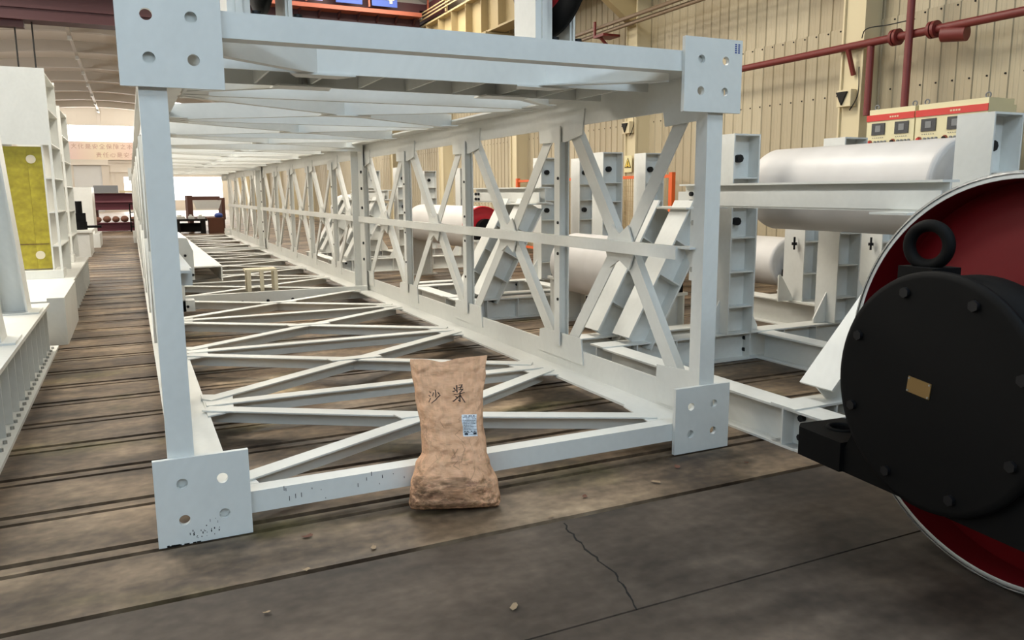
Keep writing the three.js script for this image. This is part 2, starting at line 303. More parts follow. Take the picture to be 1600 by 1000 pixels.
    // bolted splices between truss sections
    for (const k of [3, 8]) {
      const pz = POST[k];
      const sp = mesh('splice_plate', bx(x + s * 0.045, x + s * 0.06, 0.2, 2.2, pz - 0.12, pz + 0.12), M.white, t);
      bolts([0.62, 0.85, 1.35, 1.62, 1.85].flatMap((y) => [0.06].map((dz) => cyl(0.02, 0.016, V(x + s * 0.06, y, pz + dz), V(s, 0, 0), 8))), M.blackBolt, sp);
      mesh('splice_rib', bx(x + s * 0.02, x + s * 0.16, YB, 2.22, pz - 0.14, pz - 0.12), M.white, t);
    }
  }
  // bottom lateral bracing
  const yb = YB + 0.0205, tee = [[-0.072, -0.009], [0.027, -0.009], [0.027, -0.105], [0.036, -0.105], [0.036, 0], [-0.072, 0]], mid = 1.593;
  const br = (A, B) => mesh('floor_brace', sweep(tee, V(A[0], yb, A[1]), V(B[0], yb, B[1])), M.white, t);
  for (let k = 0; k <= 12; k++) {
    const z0 = k ? POST[k - 1] : -0.12, z1 = POST[k], zm = k ? (z0 + z1) / 2 : -0.88;
    const zi0 = z0 - (k ? 0.12 : 0.1), zi1 = z1 + 0.12;
    br([XL + 0.2, zi0], [mid, zm]); br([mid, zm], [XR - 0.2, zi1]); br([XL + 0.2, zi1], [mid, zm]); br([mid, zm], [XR - 0.2, zi0]);
    mesh('centre_plate', poly([[mid - 0.2, -zm - 0.05], [mid + 0.22, -zm - 0.06], [mid + 0.2, -zm + 0.06], [mid - 0.22, -zm + 0.05]], 0.008).rotateX(-Math.PI / 2).translate(0, yb, 0), M.white, t);
    if (k < 12) br([XL + 0.2, z1], [XR - 0.2, z1]);
    if (k < 12) for (const [x, s] of [[XL + 0.19, 1], [XR - 0.19, -1]]) mesh('gusset', poly([[x, -z1 - 0.3], [x + s * 0.16, -z1 - 0.24], [x + s * 0.2, -z1 + 0.2], [x, -z1 + 0.3]], 0.009).rotateX(-Math.PI / 2).translate(0, YB + 0.001, 0), M.white, t);
  }
  for (const [x, s] of [[XL + 0.19, 1], [XR - 0.19, -1]]) mesh('gusset', poly([[x, 0.14], [x + s * 0.12, 0.14], [x + s * 0.06, 0.5], [x, 0.56]], 0.009).rotateX(-Math.PI / 2).translate(0, YB + 0.001, 0), M.white, t);
  // top lateral bracing, deep thin members
  const lp = [[-0.004, 0], [0.05, 0], [0.05, 0.008], [0.006, 0.008], [0.006, 0.125], [-0.004, 0.125]], yu = 2.17;
  const tb = (A, B) => mesh('roof_brace', sweep(lp, V(A[0], yu, A[1]), V(B[0], yu, B[1])), M.white, t);
  // first bay: heavy cross beam carrying the sheaves, knee members to the corners
  const cb = mesh('cross_beam', [bx(0.2, 2.98, yu, 2.4, -0.59, -0.575), bx(0.2, 2.98, yu, 2.4, -1.145, -1.13), bx(0.2, 2.98, 2.27, 2.285, -1.13, -0.59)], M.white, t);
  for (let i = 0; i < 9; i++) mesh('stiffener', bx(0.38 + i * 0.3, 0.392 + i * 0.3, yu + 0.005, 2.27, -1.13, -0.59), M.white, cb);
  for (const [ax, bx_, s] of [[0.36, 0.95, 1], [2.83, 2.23, -1]]) {
    tb([ax, -0.16], [bx_, -0.6]); tb([ax, -1.62], [bx_, -1.12]);
    mesh('gusset', poly([[bx_ - 0.17, 0.56], [bx_ + 0.17, 0.56], [bx_ + 0.1, 0.68], [bx_ - 0.12, 0.68]], 0.01).rotateX(-Math.PI / 2).translate(0, yu - 0.01, 0), M.white, t);
    mesh('gusset', poly([[bx_ - 0.15, 1.04], [bx_ + 0.15, 1.04], [bx_ + 0.17, 1.2], [bx_ - 0.17, 1.2]], 0.01).rotateX(-Math.PI / 2).translate(0, yu - 0.01, 0), M.white, t);
  }
  for (let k = 1; k <= 12; k++) {
    const z0 = POST[k - 1], z1 = POST[k], zm = (z0 + z1) / 2, a = XL + 0.2, b = XR - 0.2;
    tb([a, z0 - 0.1], [mid, zm]); tb([mid, zm], [b, z1 + 0.1]); tb([a, z1 + 0.1], [mid, zm]); tb([mid, zm], [b, z0 - 0.1]);
    mesh('centre_plate', poly([[mid - 0.2, -zm - 0.06], [mid + 0.2, -zm - 0.06], [mid + 0.2, -zm + 0.06], [mid - 0.2, -zm + 0.06]], 0.008).rotateX(-Math.PI / 2).translate(0, yu - 0.009, 0), M.white, t);
  }
  for (let k = 0; k < 12; k++) {
    tb([XL + 0.2, POST[k]], [XR - 0.2, POST[k]]);
    for (const [x, s] of [[XL + 0.19, 1], [XR - 0.19, -1]]) mesh('gusset', poly([[x, -POST[k] - 0.26], [x + s * 0.14, -POST[k] - 0.2], [x + s * 0.17, -POST[k] + 0.18], [x, -POST[k] + 0.26]], 0.009).rotateX(-Math.PI / 2).translate(0, YT - 0.05, 0), M.white, t);
  }
  for (const k of [3, 8]) {
    const z = POST[k];
    const lb = mesh('splice_beam', bx(0.2, 2.98, 0.07, 0.245, z + 0.1, z + 0.16), M.white, t);
    bolts([...Array(7)].map((_, i) => cyl(0.022, 0.016, V(0.6 + i * 0.33, 0.12, z + 0.16), V(0, 0, 1), 8)), M.blackBolt, lb);
    const ub = mesh('splice_beam', bx(0.2, 2.98, 2.13, 2.3, z + 0.1, z + 0.16), M.white, t);
    bolts([...Array(7)].map((_, i) => cyl(0.022, 0.016, V(0.6 + i * 0.33, 2.25, z + 0.16), V(0, 0, 1), 8)), M.blackBolt, ub);
  }
}
/* ---------- sheave brackets on top of the truss ---------- */
function sheaveBracket(x0, x1, label) {
  const o = thing('sheave_bracket', label, 'pulley'), xw = (x0 + 0.11 + x1) / 2;
  for (const [x, w] of [[x0, 0.11], [x1, 0.035]]) {
    const foot = mesh('foot_plate', bx(x + (x === x0 ? 0.02 : 0), x + w + 0.06, 2.402, 2.425, -0.98, -0.578), M.white, o);
    bolts([cyl(0.024, 0.035, V(x + w + 0.03, 2.425, -0.62), V(0, 1, 0), 6)], M.blackBolt, foot);
    mesh('side_plate', bx(x, x + w, 2.425, 3.4, -0.88, -0.6), M.white, o);
    mesh('rib', bx(x + w * 0.35, x + w * 0.65, 2.425, 3.3, -0.6, -0.585), M.white, o);
  }
  const wheel = mesh('sheave', new THREE.LatheGeometry([[0.36, -0.03], [0.44, -0.036], [0.5, -0.02], [0.5, 0.02], [0.44, 0.036], [0.36, 0.03]].map((q) => new THREE.Vector2(...q)), 48).rotateZ(-Math.PI / 2).translate(xw, 2.98, -0.74), M.black, o);
  mesh('web_disc', cyl(0.37, 0.05, V(xw - 0.025, 2.98, -0.74), V(1, 0, 0), 40), M.redBright, wheel);
  mesh('axle', cyl(0.05, x1 - x0 + 0.16, V(x0 - 0.05, 2.98, -0.74), V(1, 0, 0), 16), M.zinc, o);
}

/* ---------- paper sack leaning on the end beam ---------- */
{
  const cv = document.createElement('canvas'); cv.width = 1024; cv.height = 1024; const g = cv.getContext('2d');
  const id = 1024; g.fillStyle = '#e2ae86'; g.fillRect(0, 0, id, id);
  const r0 = seed; seed = 99;
  for (let i = 0; i < 2600; i++) { const x = rnd() * id, y = rnd() * id, a = 0.03 + rnd() * 0.05; g.fillStyle = rnd() > 0.5 ? `rgba(226,190,156,${a})` : `rgba(122,84,54,${a})`; const w = 5 + rnd() * 22, h = 8 + rnd() * 60; g.fillRect(x - w / 2, y - h / 2, w, h); }
  // grime: irregular smears and flecks, thick near the foot of the sack
  const blot = (x, y, rx, ry, col) => { g.fillStyle = col; g.beginPath(); for (let k = 0; k <= 14; k++) { const a = k / 14 * Math.PI * 2, q = 0.55 + 0.6 * rnd(); const X = x + Math.cos(a) * rx * q, Y = y + Math.sin(a) * ry * q; if (k) g.lineTo(X, Y); else g.moveTo(X, Y); } g.fill(); };
  for (let i = 0; i < 2600; i++) { const y = id * (0.52 + 0.48 * Math.pow(rnd(), 0.55)), x = rnd() * id, v = (y / id - 0.5) * 2; if (fbm(x / 130, y / 110, 5) < 0.3 - v * 0.46) continue; const rr = 3 + rnd() * rnd() * 26; blot(x, y, rr, rr * (0.4 + rnd() * 0.6), `rgba(${44 + rnd() * 40},${28 + rnd() * 24},${14 + rnd() * 14},${0.08 + rnd() * 0.16 * v})`); }
  for (let i = 0; i < 160; i++) { const x = 40 + rnd() * 240, y = 800 + rnd() * 200; blot(x, y, 8 + rnd() * 46, 5 + rnd() * 18, `rgba(46,30,16,${0.05 + rnd() * 0.09})`); }
  for (let i = 0; i < 70; i++) { const x = rnd() * 512, y = 380 + rnd() * 560; g.strokeStyle = `rgba(84,54,32,${0.12 + rnd() * 0.2})`; g.lineWidth = 1 + rnd() * 2.4; g.beginPath(); g.moveTo(x, y); g.lineTo(x + (rnd() - 0.5) * 60, y + 20 + rnd() * 50); g.lineTo(x + (rnd() - 0.5) * 90, y + 40 + rnd() * 80); g.stroke(); }  // creases drawn as thin darker lines
  for (let i = 0; i < 900; i++) { const y = id * rnd(), x = rnd() * id; if (fbm(x / 120, y / 120, 15) < 0.1) continue; g.fillStyle = `rgba(96,62,36,${0.05 + rnd() * 0.12})`; g.fillRect(x, y, 2 + rnd() * 26, 2 + rnd() * 6); }
  // handwriting: brush strokes in a 100 x 100 cell
  const ink = (cx, cy, s, strokes, sx = 1) => { g.strokeStyle = '#2a1b14'; g.lineWidth = 5; g.lineCap = 'round'; g.lineJoin = 'round'; for (const st of strokes) { g.beginPath(); st.forEach(([x, y], i) => (i ? g.lineTo(cx + (x - 50) * s * sx, cy + (y - 50) * s) : g.moveTo(cx + (x - 50) * s * sx, cy + (y - 50) * s))); g.stroke(); } };
  ink(190, 255, 1.0, [[[18, 22], [26, 30]], [[10, 46], [19, 54]], [[8, 92], [24, 66]], [[62, 10], [61, 58]], [[46, 28], [38, 50]], [[76, 26], [84, 40]], [[88, 46], [60, 78], [30, 98]]], 0.8);
  ink(285, 240, 1.35, [[[30, 22], [34, 30]], [[26, 40], [40, 34]], [[42, 10], [42, 44]], [[54, 8], [70, 6], [60, 26]], [[48, 22], [72, 18]], [[52, 32], [74, 28], [60, 42]], [[30, 56], [80, 46]], [[56, 44], [56, 92], [48, 84]], [[54, 62], [26, 90]], [[58, 60], [84, 96]], [[36, 66], [46, 74]]], 0.62);
  // printed label
  g.fillStyle = '#d9dde0'; g.fillRect(290, 385, 92, 150);
  g.fillStyle = '#3c4048'; for (let r = 0; r < 13; r++) { let x = 296; while (x < 372) { const w = 3 + rnd() * 9; if (rnd() > 0.25) g.fillRect(x, 392 + r * 10.6, w, r === 0 || r === 10 ? 6 : 3.4); x += w + 2.5; } }
  g.fillStyle = '#30343c'; g.fillRect(298, 512, 18, 14); g.fillRect(350, 510, 26, 14); g.strokeStyle = '#4a4d55'; g.lineWidth = 1.5; for (const y of [402, 424, 446, 468, 490, 506]) { g.beginPath(); g.moveTo(292, y); g.lineTo(380, y); g.stroke(); }
  seed = r0;
  const tex = new THREE.CanvasTexture(cv); tex.colorSpace = THREE.SRGBColorSpace;
  const NU = 96, NV = 90, pos = [], uv = [], idx = [], lerp = (tb, v) => { for (let i = 1; i < tb.length; i++) if (v <= tb[i][0]) { const f = (v - tb[i - 1][0]) / (tb[i][0] - tb[i - 1][0]), q = f * f * (3 - 2 * f); return tb[i - 1].slice(1).map((a, k) => a + (tb[i][k + 1] - a) * q); } return tb[tb.length - 1].slice(1); };
  // v from foot to mouth: left edge, right edge, half thickness
  const T = [[0, -0.212, 0.226, 0.05], [0.04, -0.222, 0.236, 0.085], [0.16, -0.214, 0.222, 0.115], [0.3, -0.19, 0.182, 0.105], [0.38, -0.158, 0.165, 0.09], [0.55, -0.165, 0.15, 0.075], [0.75, -0.19, 0.15, 0.05], [0.92, -0.208, 0.165, 0.026], [1, -0.215, 0.175, 0.008]];
  const H = 0.738;
  for (let j = 0; j <= NV; j++) for (let i = 0; i <= NU; i++) {
    const v = j / NV, u = i / NU, a = u * Math.PI * 2, [l, r, th] = lerp(T, v), c = Math.cos(a), s = Math.sin(a);
    const cx = (l + r) / 2, hw = (r - l) / 2, x = cx - hw * Math.sign(c) * Math.abs(c) ** 0.8;
    const wr = fbm(x * 9 + 3, v * 6.5 + (s > 0 ? 0 : 9), 4, 3) * 0.03 + Math.abs(fbm(x * 16, v * 12, 9, 2)) * 0.03 - 0.008 + fbm(x * 26, v * 3.2, 14, 2) * 0.014;
    const z = Math.sign(s) * th * Math.abs(s) ** 0.85 + Math.sign(s) * wr * Math.min(1, Math.abs(s) * 2.2) * (v > 0.97 ? 0.4 : 1);
    const top = 1 + (v > 0.85 ? (v - 0.85) / 0.15 : 0) * (0.022 * (x > -0.02 ? (x + 0.02) / 0.17 : 0) - 0.02 * Math.exp(-(((x + 0.06) / 0.05) ** 2)) );
    pos.push(x + fbm(v * 9, s * 2, 3, 2) * 0.012, v * H * top + (j ? 0 : 0.001), z); uv.push(u, v);
  }
  for (let j = 0; j < NV; j++) for (let i = 0; i < NU; i++) { const a = j * (NU + 1) + i, b = a + NU + 1; idx.push(a, a + 1, b + 1, a, b + 1, b); }
  const cB = pos.length / 3; pos.push(0, 0.001, 0); uv.push(0.5, 0); for (let i = 0; i < NU; i++) idx.push(cB, i + 1, i);
  const geo = new THREE.BufferGeometry(); geo.setAttribute('position', new THREE.Float32BufferAttribute(pos, 3)); geo.setAttribute('uv', new THREE.Float32BufferAttribute(uv, 2)); geo.setIndex(idx); geo.computeVertexNormals();
  const bump = noiseTex(256, 256, (u, v) => { const a = 128 + fbm(u * 24, v * 24, 66) * 150; return clampB([a, a, a]); }, [2, 2], false);
  const sack = single('paper_sack', geo, std({ map: tex, roughness: 0.75, bumpMap: bump, bumpScale: 0.004, side: THREE.DoubleSide }), 'crumpled brown paper sack with handwriting and a printed label', 'sack');
  sack.position.set(1.34, 0.012, 0.172); sack.rotation.order = 'YXZ'; sack.rotation.set(-0.24, -0.28, -0.035);
}

/* ---------- pulley drum with black bearing housing, right foreground ---------- */
{
  const th = THREE.MathUtils.degToRad(-95.5), R = 0.814, C0 = V(3.0, R, 1.812);
  const d = thing('pulley_drum', 'big red pulley drum with white rim lying on the floor', 'drum', null, [C0.x, 0, C0.z]);
  d.rotation.y = th; // local +z = end face normal (toward the truss)
  const ax = V(0, 0, 1), lat = (pts, seg = 96) => new THREE.LatheGeometry(pts.map((q) => new THREE.Vector2(...q)), seg).rotateX(Math.PI / 2).translate(0, R, 0);
  // lathe y -> local z
  mesh('shell', lat([[R - 0.03, -0.002], [R - 0.03, -0.16], [R - 0.03, -1.7], [R - 0.012, -1.7]]), M.red, d);
  mesh('rim_edge', lat([[R - 0.03, -0.002], [R - 0.03, 0], [R - 0.012, 0], [R - 0.012, -0.03]]), M.white2, d);
  const wrapm = mesh('wrapping', lat([[R - 0.012, 0.004], [R - 0.001, 0.0], [R, -0.02], [R, -1.7], [R - 0.012, -1.7]], 120), M.foil, d);
  mesh('end_disc', lat([[0.02, -0.09], [0.4, -0.09], [0.62, -0.15], [R - 0.03, -0.16], [R - 0.03, -0.19], [0.02, -0.19]]), M.red, d);
  mesh('hub', lat([[0.02, 0.04], [0.2, 0.04], [0.22, 0.02], [0.24, -0.09], [0.02, -0.09]], 48), M.red, d);
  mesh('shaft', lat([[0.001, 0.34], [0.11, 0.34], [0.11, -0.1], [0.001, -0.1]], 32), M.grey, d);
  // bearing housing hangs on the shaft in front of the end face
  const b = thing('bearing_housing', 'black cast bearing housing with lifting eye and brass nameplate', 'bearing', null, [C0.x, 0, C0.z]);
  b.rotation.y = th;
  const body = mesh('housing_body', [lat([[0.111, 0.08], [0.3, 0.08], [0.4, 0.12], [0.43, 0.16], [0.43, 0.375], [0.111, 0.375]], 72)], M.black, b);
  mesh('cover_disc', lat([[0.001, 0.404], [0.425, 0.404], [0.447, 0.398], [0.452, 0.385], [0.452, 0.375], [0.001, 0.375]], 72), M.black, b);
  const bolts = [];
  for (let i = 0; i < 8; i++) { const a = i * Math.PI / 4 + 0.35; bolts.push(cyl(0.021, 0.014, V(0.385 * Math.cos(a), R + 0.385 * Math.sin(a), 0.404), ax, 6)); }
  for (const q of bolts) mesh('cover_bolt', q, M.blackBolt, b);
  // base block and feet
  mesh('base_block', poly([[-0.46, 0.36], [0.46, 0.36], [0.46, 0.42], [0.36, 0.62], [-0.36, 0.62], [-0.46, 0.42]], 0.26).translate(0, 0, 0.1), M.black, b);
  for (const s of [-1, 1]) {
    const f = mesh('foot', poly([[s * 0.44, 0.06], [s * 0.70, 0.06], [s * 0.74, 0.1], [s * 0.74, 0.34], [s * 0.7, 0.38], [s * 0.44, 0.38]], 0.13, [[s * 0.61, 0.22, 0.045]]).rotateX(-Math.PI / 2).translate(0, 0.36, 0.44), M.black, b);
    mesh('hole_boss', new THREE.TorusGeometry(0.058, 0.01, 8, 28).rotateX(Math.PI / 2).translate(s * 0.61, 0.49, 0.22), M.black, f);
  }
  const eye = mesh('lifting_eye', new THREE.TorusGeometry(0.075, 0.023, 14, 40), M.black, b); eye.position.set(-0.14, R + 0.535, 0.3); eye.rotation.y = 0.25;
  mesh('eye_boss', bx(-0.22, -0.06, R + 0.38, R + 0.455, 0.22, 0.36), M.black, b);
  const np = mesh('nameplate', bx(-0.052, 0.052, -0.03, 0.03, 0, 0.004), M.brass, b); np.position.set(-0.04, R + 0.015, 0.404); np.rotation.z = -0.1;
  for (const [x, y] of [[-0.046, 0.024], [0.046, 0.024], [-0.046, -0.024], [0.046, -0.024]]) mesh('rivet', cyl(0.004, 0.003, V(x, y, 0.004), ax, 6), M.zinc, np);
}
sheaveBracket(0.5, 0.78, 'white sheave bracket on the truss above the left end plate');
sheaveBracket(2.2, 2.43, 'white sheave bracket with a red wheel on top of the truss');

/* ---------- pulley stations beside the truss ---------- */
const BOLTS = (pts, axis, r = 0.022, l = 0.03) => pts.map((q) => cyl(r, l, V(...q), axis, 8));
function pulleyStation(z0, z1, label, o = {}) {
  const f = thing('pulley_station', label, 'steel frame', 'welded pulley frames beside the truss');
  const { xa = 3.5, xb = 6.75, brace = true, top = 2.05, ups = [4.96, 6.3], near = null } = o;
  // rectangular base of I-beams
  for (const x of [xa + 0.1, 5.3]) {
    const b = mesh('base_beam', sweep(pI(0.25, 0.19), V(x, 0.125, z0 + 0.1), V(x, 0.125, z1 + 0.32)), M.white, f);
    bolts(BOLTS([0.07, 0.19].flatMap((y) => [0.06, 0.2].map((dz) => [x - 0.006, y, z1 + 0.28 - dz])), V(-1, 0, 0)), M.blackBolt, b);
  }
  for (const z of [z0, z1]) {
    const b = mesh('cross_base', sweep(pI(0.26, 0.2), V(xa, 0.13, z), V(xb, 0.13, z)), M.white, f);
    if (!(near && z === z1)) mesh('cross_base', sweep(pI(0.26, 0.2), V(xa, 0.13, z - 0.42), V(5.2, 0.13, z - 0.42)), M.white, f);
    for (let x = xa + 0.35; x < xb; x += 0.42) mesh('stiffener', bx(x, x + 0.012, 0.014, 0.246, z - 0.095, z + 0.095), M.white, b);
    bolts(BOLTS([[5.12, 0.08], [5.12, 0.19], [3.75, 0.19]].map(([x, y]) => [x, y, z + 0.006]), V(0, 0, 1)), M.blackBolt, b);
    for (const x of (near && z === z1 ? [5.22, 6.3] : ups)) {
      // upright: open box post with pockets and ribs
      const w = 0.15, p = mesh('upright', [bx(x - w + 0.014, x + w - 0.014, 0.262, top - 0.014, z - 0.012, z), bx(x - w, x - w + 0.014, 0.262, top - 0.014, z - 0.13, z + 0.13), bx(x + w - 0.014, x + w, 0.262, top - 0.014, z - 0.13, z + 0.13), bx(x - w, x + w, top - 0.014, top, z - 0.13, z + 0.13)], M.white, f);
      for (const y of [0.5, 0.82, 1.13, 1.42, 1.66]) if (y < top - 0.2) mesh('stiffener', bx(x - w + 0.014, x + w - 0.014, y, y + 0.012, z, z + 0.12), M.white, p);
      bolts(BOLTS([[x, 1.28], [x, 1.84]].filter((q) => q[1] < top - 0.1).map(([a, y]) => [a, y, z]), V(0, 0, 1), 0.036, 0.05), M.blackBolt, p);
      for (const s of [-1, 1]) mesh('knee_plate', poly([[x + s * w, 0.262], [x + s * (w + 0.16), 0.262], [x + s * (w + 0.16), 0.3], [x + s * w, 0.56]], 0.014).translate(0, 0, z), M.white, p);
    }
    if (brace && !(o.nearOnly && z === z0)) {
      const A = V(3.86, 0.26, z), B = near && z === z1 ? V(near, 1.41, z) : V(4.5, 1.41, z), dir = B.clone().sub(A).normalize(), nrm = V(-dir.y, dir.x, 0);
      for (const dz of near && z === z1 ? [0] : [0, -0.42]) { const sh = V(dz ? -0.05 : 0, 0, dz), A1 = A.clone().add(sh), B1 = B.clone().add(sh);
      const b = mesh('inclined_brace', sweep(pI(0.27, 0.26, 0.012, 0.016), A1, B1, nrm), M.white, f);
      for (const tt of [0.3, 0.62, 0.95]) { const c = A1.clone().addScaledVector(dir, tt), q = c.clone().addScaledVector(nrm, -0.12); mesh('stiffener', sweep(pR(0.24, 0.012), q, c.clone().addScaledVector(nrm, 0.12), dir), M.white, b); } }
      mesh('brace_head', [bx(4.3, near && z === z1 ? 5.1 : 4.75, 1.4, 1.415, z - (near && z === z1 ? 0.14 : 0.56), z + 0.14)], M.white, f);
    }
  }
  // side rail resting on the brace heads
  const r = mesh('side_rail', [sweep(pI(0.2, 0.16, 0.012, 0.016), V(4.6, 1.516, z0 - 0.25), V(4.6, 1.516, z1 + 0.2)), bx(4.512, 4.524, 1.43, 1.55, z0 - 0.25, z1 + 0.2)], M.white, f);
  bolts(BOLTS([0.05, 0.15].flatMap((dz) => [1.46, 1.53].map((y) => [4.512, y, z0 + 0.1 - dz])), V(-1, 0, 0), 0.02, 0.025), M.blackBolt, r);
  return f;
}
function roller(x, y, z0, z1, r, label, o = {}) {
  const t = thing('conveyor_roller', label, 'roller', 'plastic-wrapped conveyor rollers');
  const L = z1 - z0, pts = [[0.001, -0.002], [r - 0.05, 0], [r - 0.015, 0.012], [r, 0.05], [r, L - 0.05], [r - 0.015, L - 0.012], [r - 0.05, L], [0.001, L + 0.002]];
  mesh('drum', new THREE.LatheGeometry(pts.map((q) => new THREE.Vector2(...q)), 64).rotateX(Math.PI / 2).translate(x, y, z0), M.wrap, t);
  if (o.redEnd) { const e = mesh('end_disc', new THREE.LatheGeometry([[0.001, 0.02], [r * 0.5, 0.02], [r * 0.62, 0.006], [r * 0.93, 0.006], [r * 0.95, 0.03], [r, 0.03], [r + 0.004, -0.02]].map((q) => new THREE.Vector2(...q)), 48).rotateX(Math.PI / 2).translate(x, y, z1), M.redBright, t); mesh('hub', cyl(r * 0.4, 0.05, V(x, y, z1 + 0.02), V(0, 0, 1), 24), M.black, e); }
  mesh('shaft', cyl(0.06, L + 0.36, V(x, y, z0 - 0.18), V(0, 0, 1), 16), M.blackBolt, t);
  for (const z of [z0 - 0.2, z1 + 0.07]) { const b = mesh('bearing_block', [cyl(0.15, 0.12, V(x, y, z), V(0, 0, 1), 20), bx(x - 0.2, x + 0.2, y - 0.17, y - 0.08, z, z + 0.12)], M.black, t); }
  if (o.legs) for (const z of [z0 - 0.2, z1 + 0.07]) { mesh('stand', [bx(x - 0.24, x + 0.24, y - 0.2, y - 0.17, z - 0.03, z + 0.15), bx(x - 0.2, x - 0.18, 0.02, y - 0.2, z - 0.03, z + 0.15), bx(x + 0.18, x + 0.2, 0.02, y - 0.2, z - 0.03, z + 0.15), bx(x - 0.3, x + 0.3, 0, 0.02, z - 0.05, z + 0.17), bx(x - 0.18, x + 0.18, 0.02, y - 0.2, z + 0.05, z + 0.062)], M.white, t); }
  return t;
}
pulleyStation(-2.0, 0.16, 'white pulley frame nearest the black bearing housing', { near: 4.95 });
roller(5.63, 1.565, -2.2, -0.28, 0.375, 'white wrapped roller high in the nearest frame');
pulleyStation(-6.9, -5.2, 'second white pulley frame along the truss', { ups: [5.62, 6.27], nearOnly: true });
roller(4.75, 0.72, -4.55, -2.9, 0.35, 'white wrapped roller standing low behind the truss diagonals', { legs: true });
roller(4.95, 1.0, -10.6, -7.75, 0.34, 'wrapped roller with a red end disc', { redEnd: true, legs: true });
pulleyStation(-14.0, -11.8, 'third white pulley frame along the truss');
roller(7.9, 0.6, -7.0, -4.25, 0.33, 'wrapped roller low down behind the frame pillars', { legs: true });
roller(5.3, 1.1, -18, -15.6, 0.42, 'wrapped roller farthest along the truss', { legs: true });


/* ---------- wall columns, crane runway, pipes ---------- */
const COL = [...Array(15)].map((_, k) => -4.98 - 5.7 * k);
{
  let n = 1;
  for (const z of [0.72, 6.4, ...COL]) {
    const c = struct('trim_' + n++);
    mesh('column', [bx(9.68, WX, 0, 7.2, z - 0.18, z + 0.18), bx(9.64, 9.68, 0, 7.2, z - 0.2, z - 0.17), bx(9.64, 9.68, 0, 7.2, z + 0.17, z + 0.2)], M.tanLight, c);
    mesh('corbel', poly([[9.68, 5.75], [8.8, 5.75], [8.8, 5.5], [9.68, 4.9]], 0.2).translate(0, 0, z - 0.1), M.tan, c);
  }
  const rw = thing('crane_runway', 'tan stiffened crane runway girder high along the corrugated wall', 'girder');
  mesh('runway_beam', sweep(pI(1.1, 0.46, 0.03, 0.05), V(9.16, 6.32, -78), V(9.16, 6.32, 10)), M.tan, rw);
  for (let z = 4; z > -48; z -= 1.1) mesh('stiffener', bx(8.94, 9.15, 5.82, 6.82, z, z + 0.02), M.tan, rw);
  mesh('crane_rail', bx(9.12, 9.2, 6.87, 6.97, -78, 10), M.grey, rw);
  for (let i = 0; i < 3; i++) mesh('conductor_bar', bx(8.84, 8.87, 6.98 + i * 0.1, 7.015 + i * 0.1, -50, 8), M.tan, rw);
  mesh('bar_bracket', [...Array(10)].map((_, i) => bx(8.87, 8.94, 6.87, 7.24, -2.3 - i * 5.7, -2.25 - i * 5.7)), M.tan, rw);
  const sp = thing('sprinkler_pipe', 'dark red fire pipe with risers along the corrugated wall', 'pipe');
  mesh('main_pipe', cyl(0.055, 30, V(9.58, 3.6, 6), V(0, 0, -1), 16), M.pipeRed, sp);
  mesh('riser', cyl(0.05, 1.05, V(9.6, 2.6, -4.62), V(0, 1, 0), 14), M.pipeRed, sp);
  mesh('riser', cyl(0.05, 3.9, V(9.5, 2.6, -3.93), V(0, 1, 0), 14), M.pipeRed, sp);
  for (const z of [-4.25, -3.68]) mesh('flange', [cyl(0.11, 0.04, V(9.58, 3.6, z), V(0, 0, 1), 18), cyl(0.11, 0.04, V(9.58, 3.6, z + 0.06), V(0, 0, 1), 18)], M.pipeRed, sp);
  mesh('branch_tee', [cyl(0.1, 0.3, V(9.58, 3.52, -3.5), V(0.2, -0.1, 1), 16)], M.pipeRed, sp);
  for (const z of COL.slice(0, 4)) mesh('support_arm', sweep(pR(0.05, 0.05), V(9.64, 3.2, z + 0.05), V(9.5, 3.55, z + 0.05), V(0, 0, 1)), M.pipeRed, sp);
  mesh('wire', new THREE.TubeGeometry(new THREE.CatmullRomCurve3([V(9.56, 3.68, -4.75), V(9.55, 3.78, -4.7), V(9.55, 3.78, -4.3), V(9.55, 3.78, -3.9)]), 20, 0.008, 5), M.cable, sp);
  const cd = thing('conduit_bundle', 'bundle of brown conduits on brackets high along the wall', 'conduit');
  for (let i = 0; i < 4; i++) mesh('conduit', cyl(0.032, 26, V(9.3 + (i % 2) * 0.12, 4.86 + i * 0.065, -2), V(0, 0, -1), 10), M.conduit, cd);
  for (const z of [COL[1] - 0.6, COL[2] - 0.6]) { mesh('bracket', [bx(9.2, 9.62, 4.78, 4.83, z - 0.2, z + 0.2), bx(9.2, 9.24, 4.83, 5.12, z - 0.2, z - 0.15), sweep(pR(0.05, 0.05), V(9.25, 4.78, z), V(9.62, 4.45, z), V(0, 0, 1))], M.pipeRed, cd); }
  const rc = single('drain_pipe', cyl(0.08, 7, V(9.88, 0, -16.85), V(0, 1, 0), 14), M.pipeRed, 'dark red vertical pipe on the wall beside a tan column', 'pipe');
  // horn speakers and a warning sign on the columns
  const horns = ['horn speaker on the column beside the red pipe risers', 'small horn speaker on the column above the warning triangle', 'horn speaker on the column near the dark red vertical pipe'];
  [COL[0], COL[1], -19.2].forEach((z, i) => {
    const h = thing('horn_speaker', horns[i], 'speaker', 'wall column speakers');
    mesh('box', bx(9.55, 9.66, 2.76, 3.0, z - 0.15, z + 0.1), M.tanLight, h);
    mesh('horn', X90(poly([[-0.1, 0.09], [0.1, 0.09], [0, -0.1]], 0.03)).translate(9.52, 2.88, z - 0.05), M.dark, h);
    mesh('wire', new THREE.TubeGeometry(new THREE.CatmullRomCurve3([V(9.6, 2.78, z + 0.1), V(9.6, 2.7, z + 0.05), V(9.6, 2.9, z + 0.18), V(9.62, 3.3, z + 0.16)]), 16, 0.008, 5), M.cable, h);
  });
  const ws = thing('warning_sign', 'yellow triangular warning sign on the column above orange fence', 'sign');
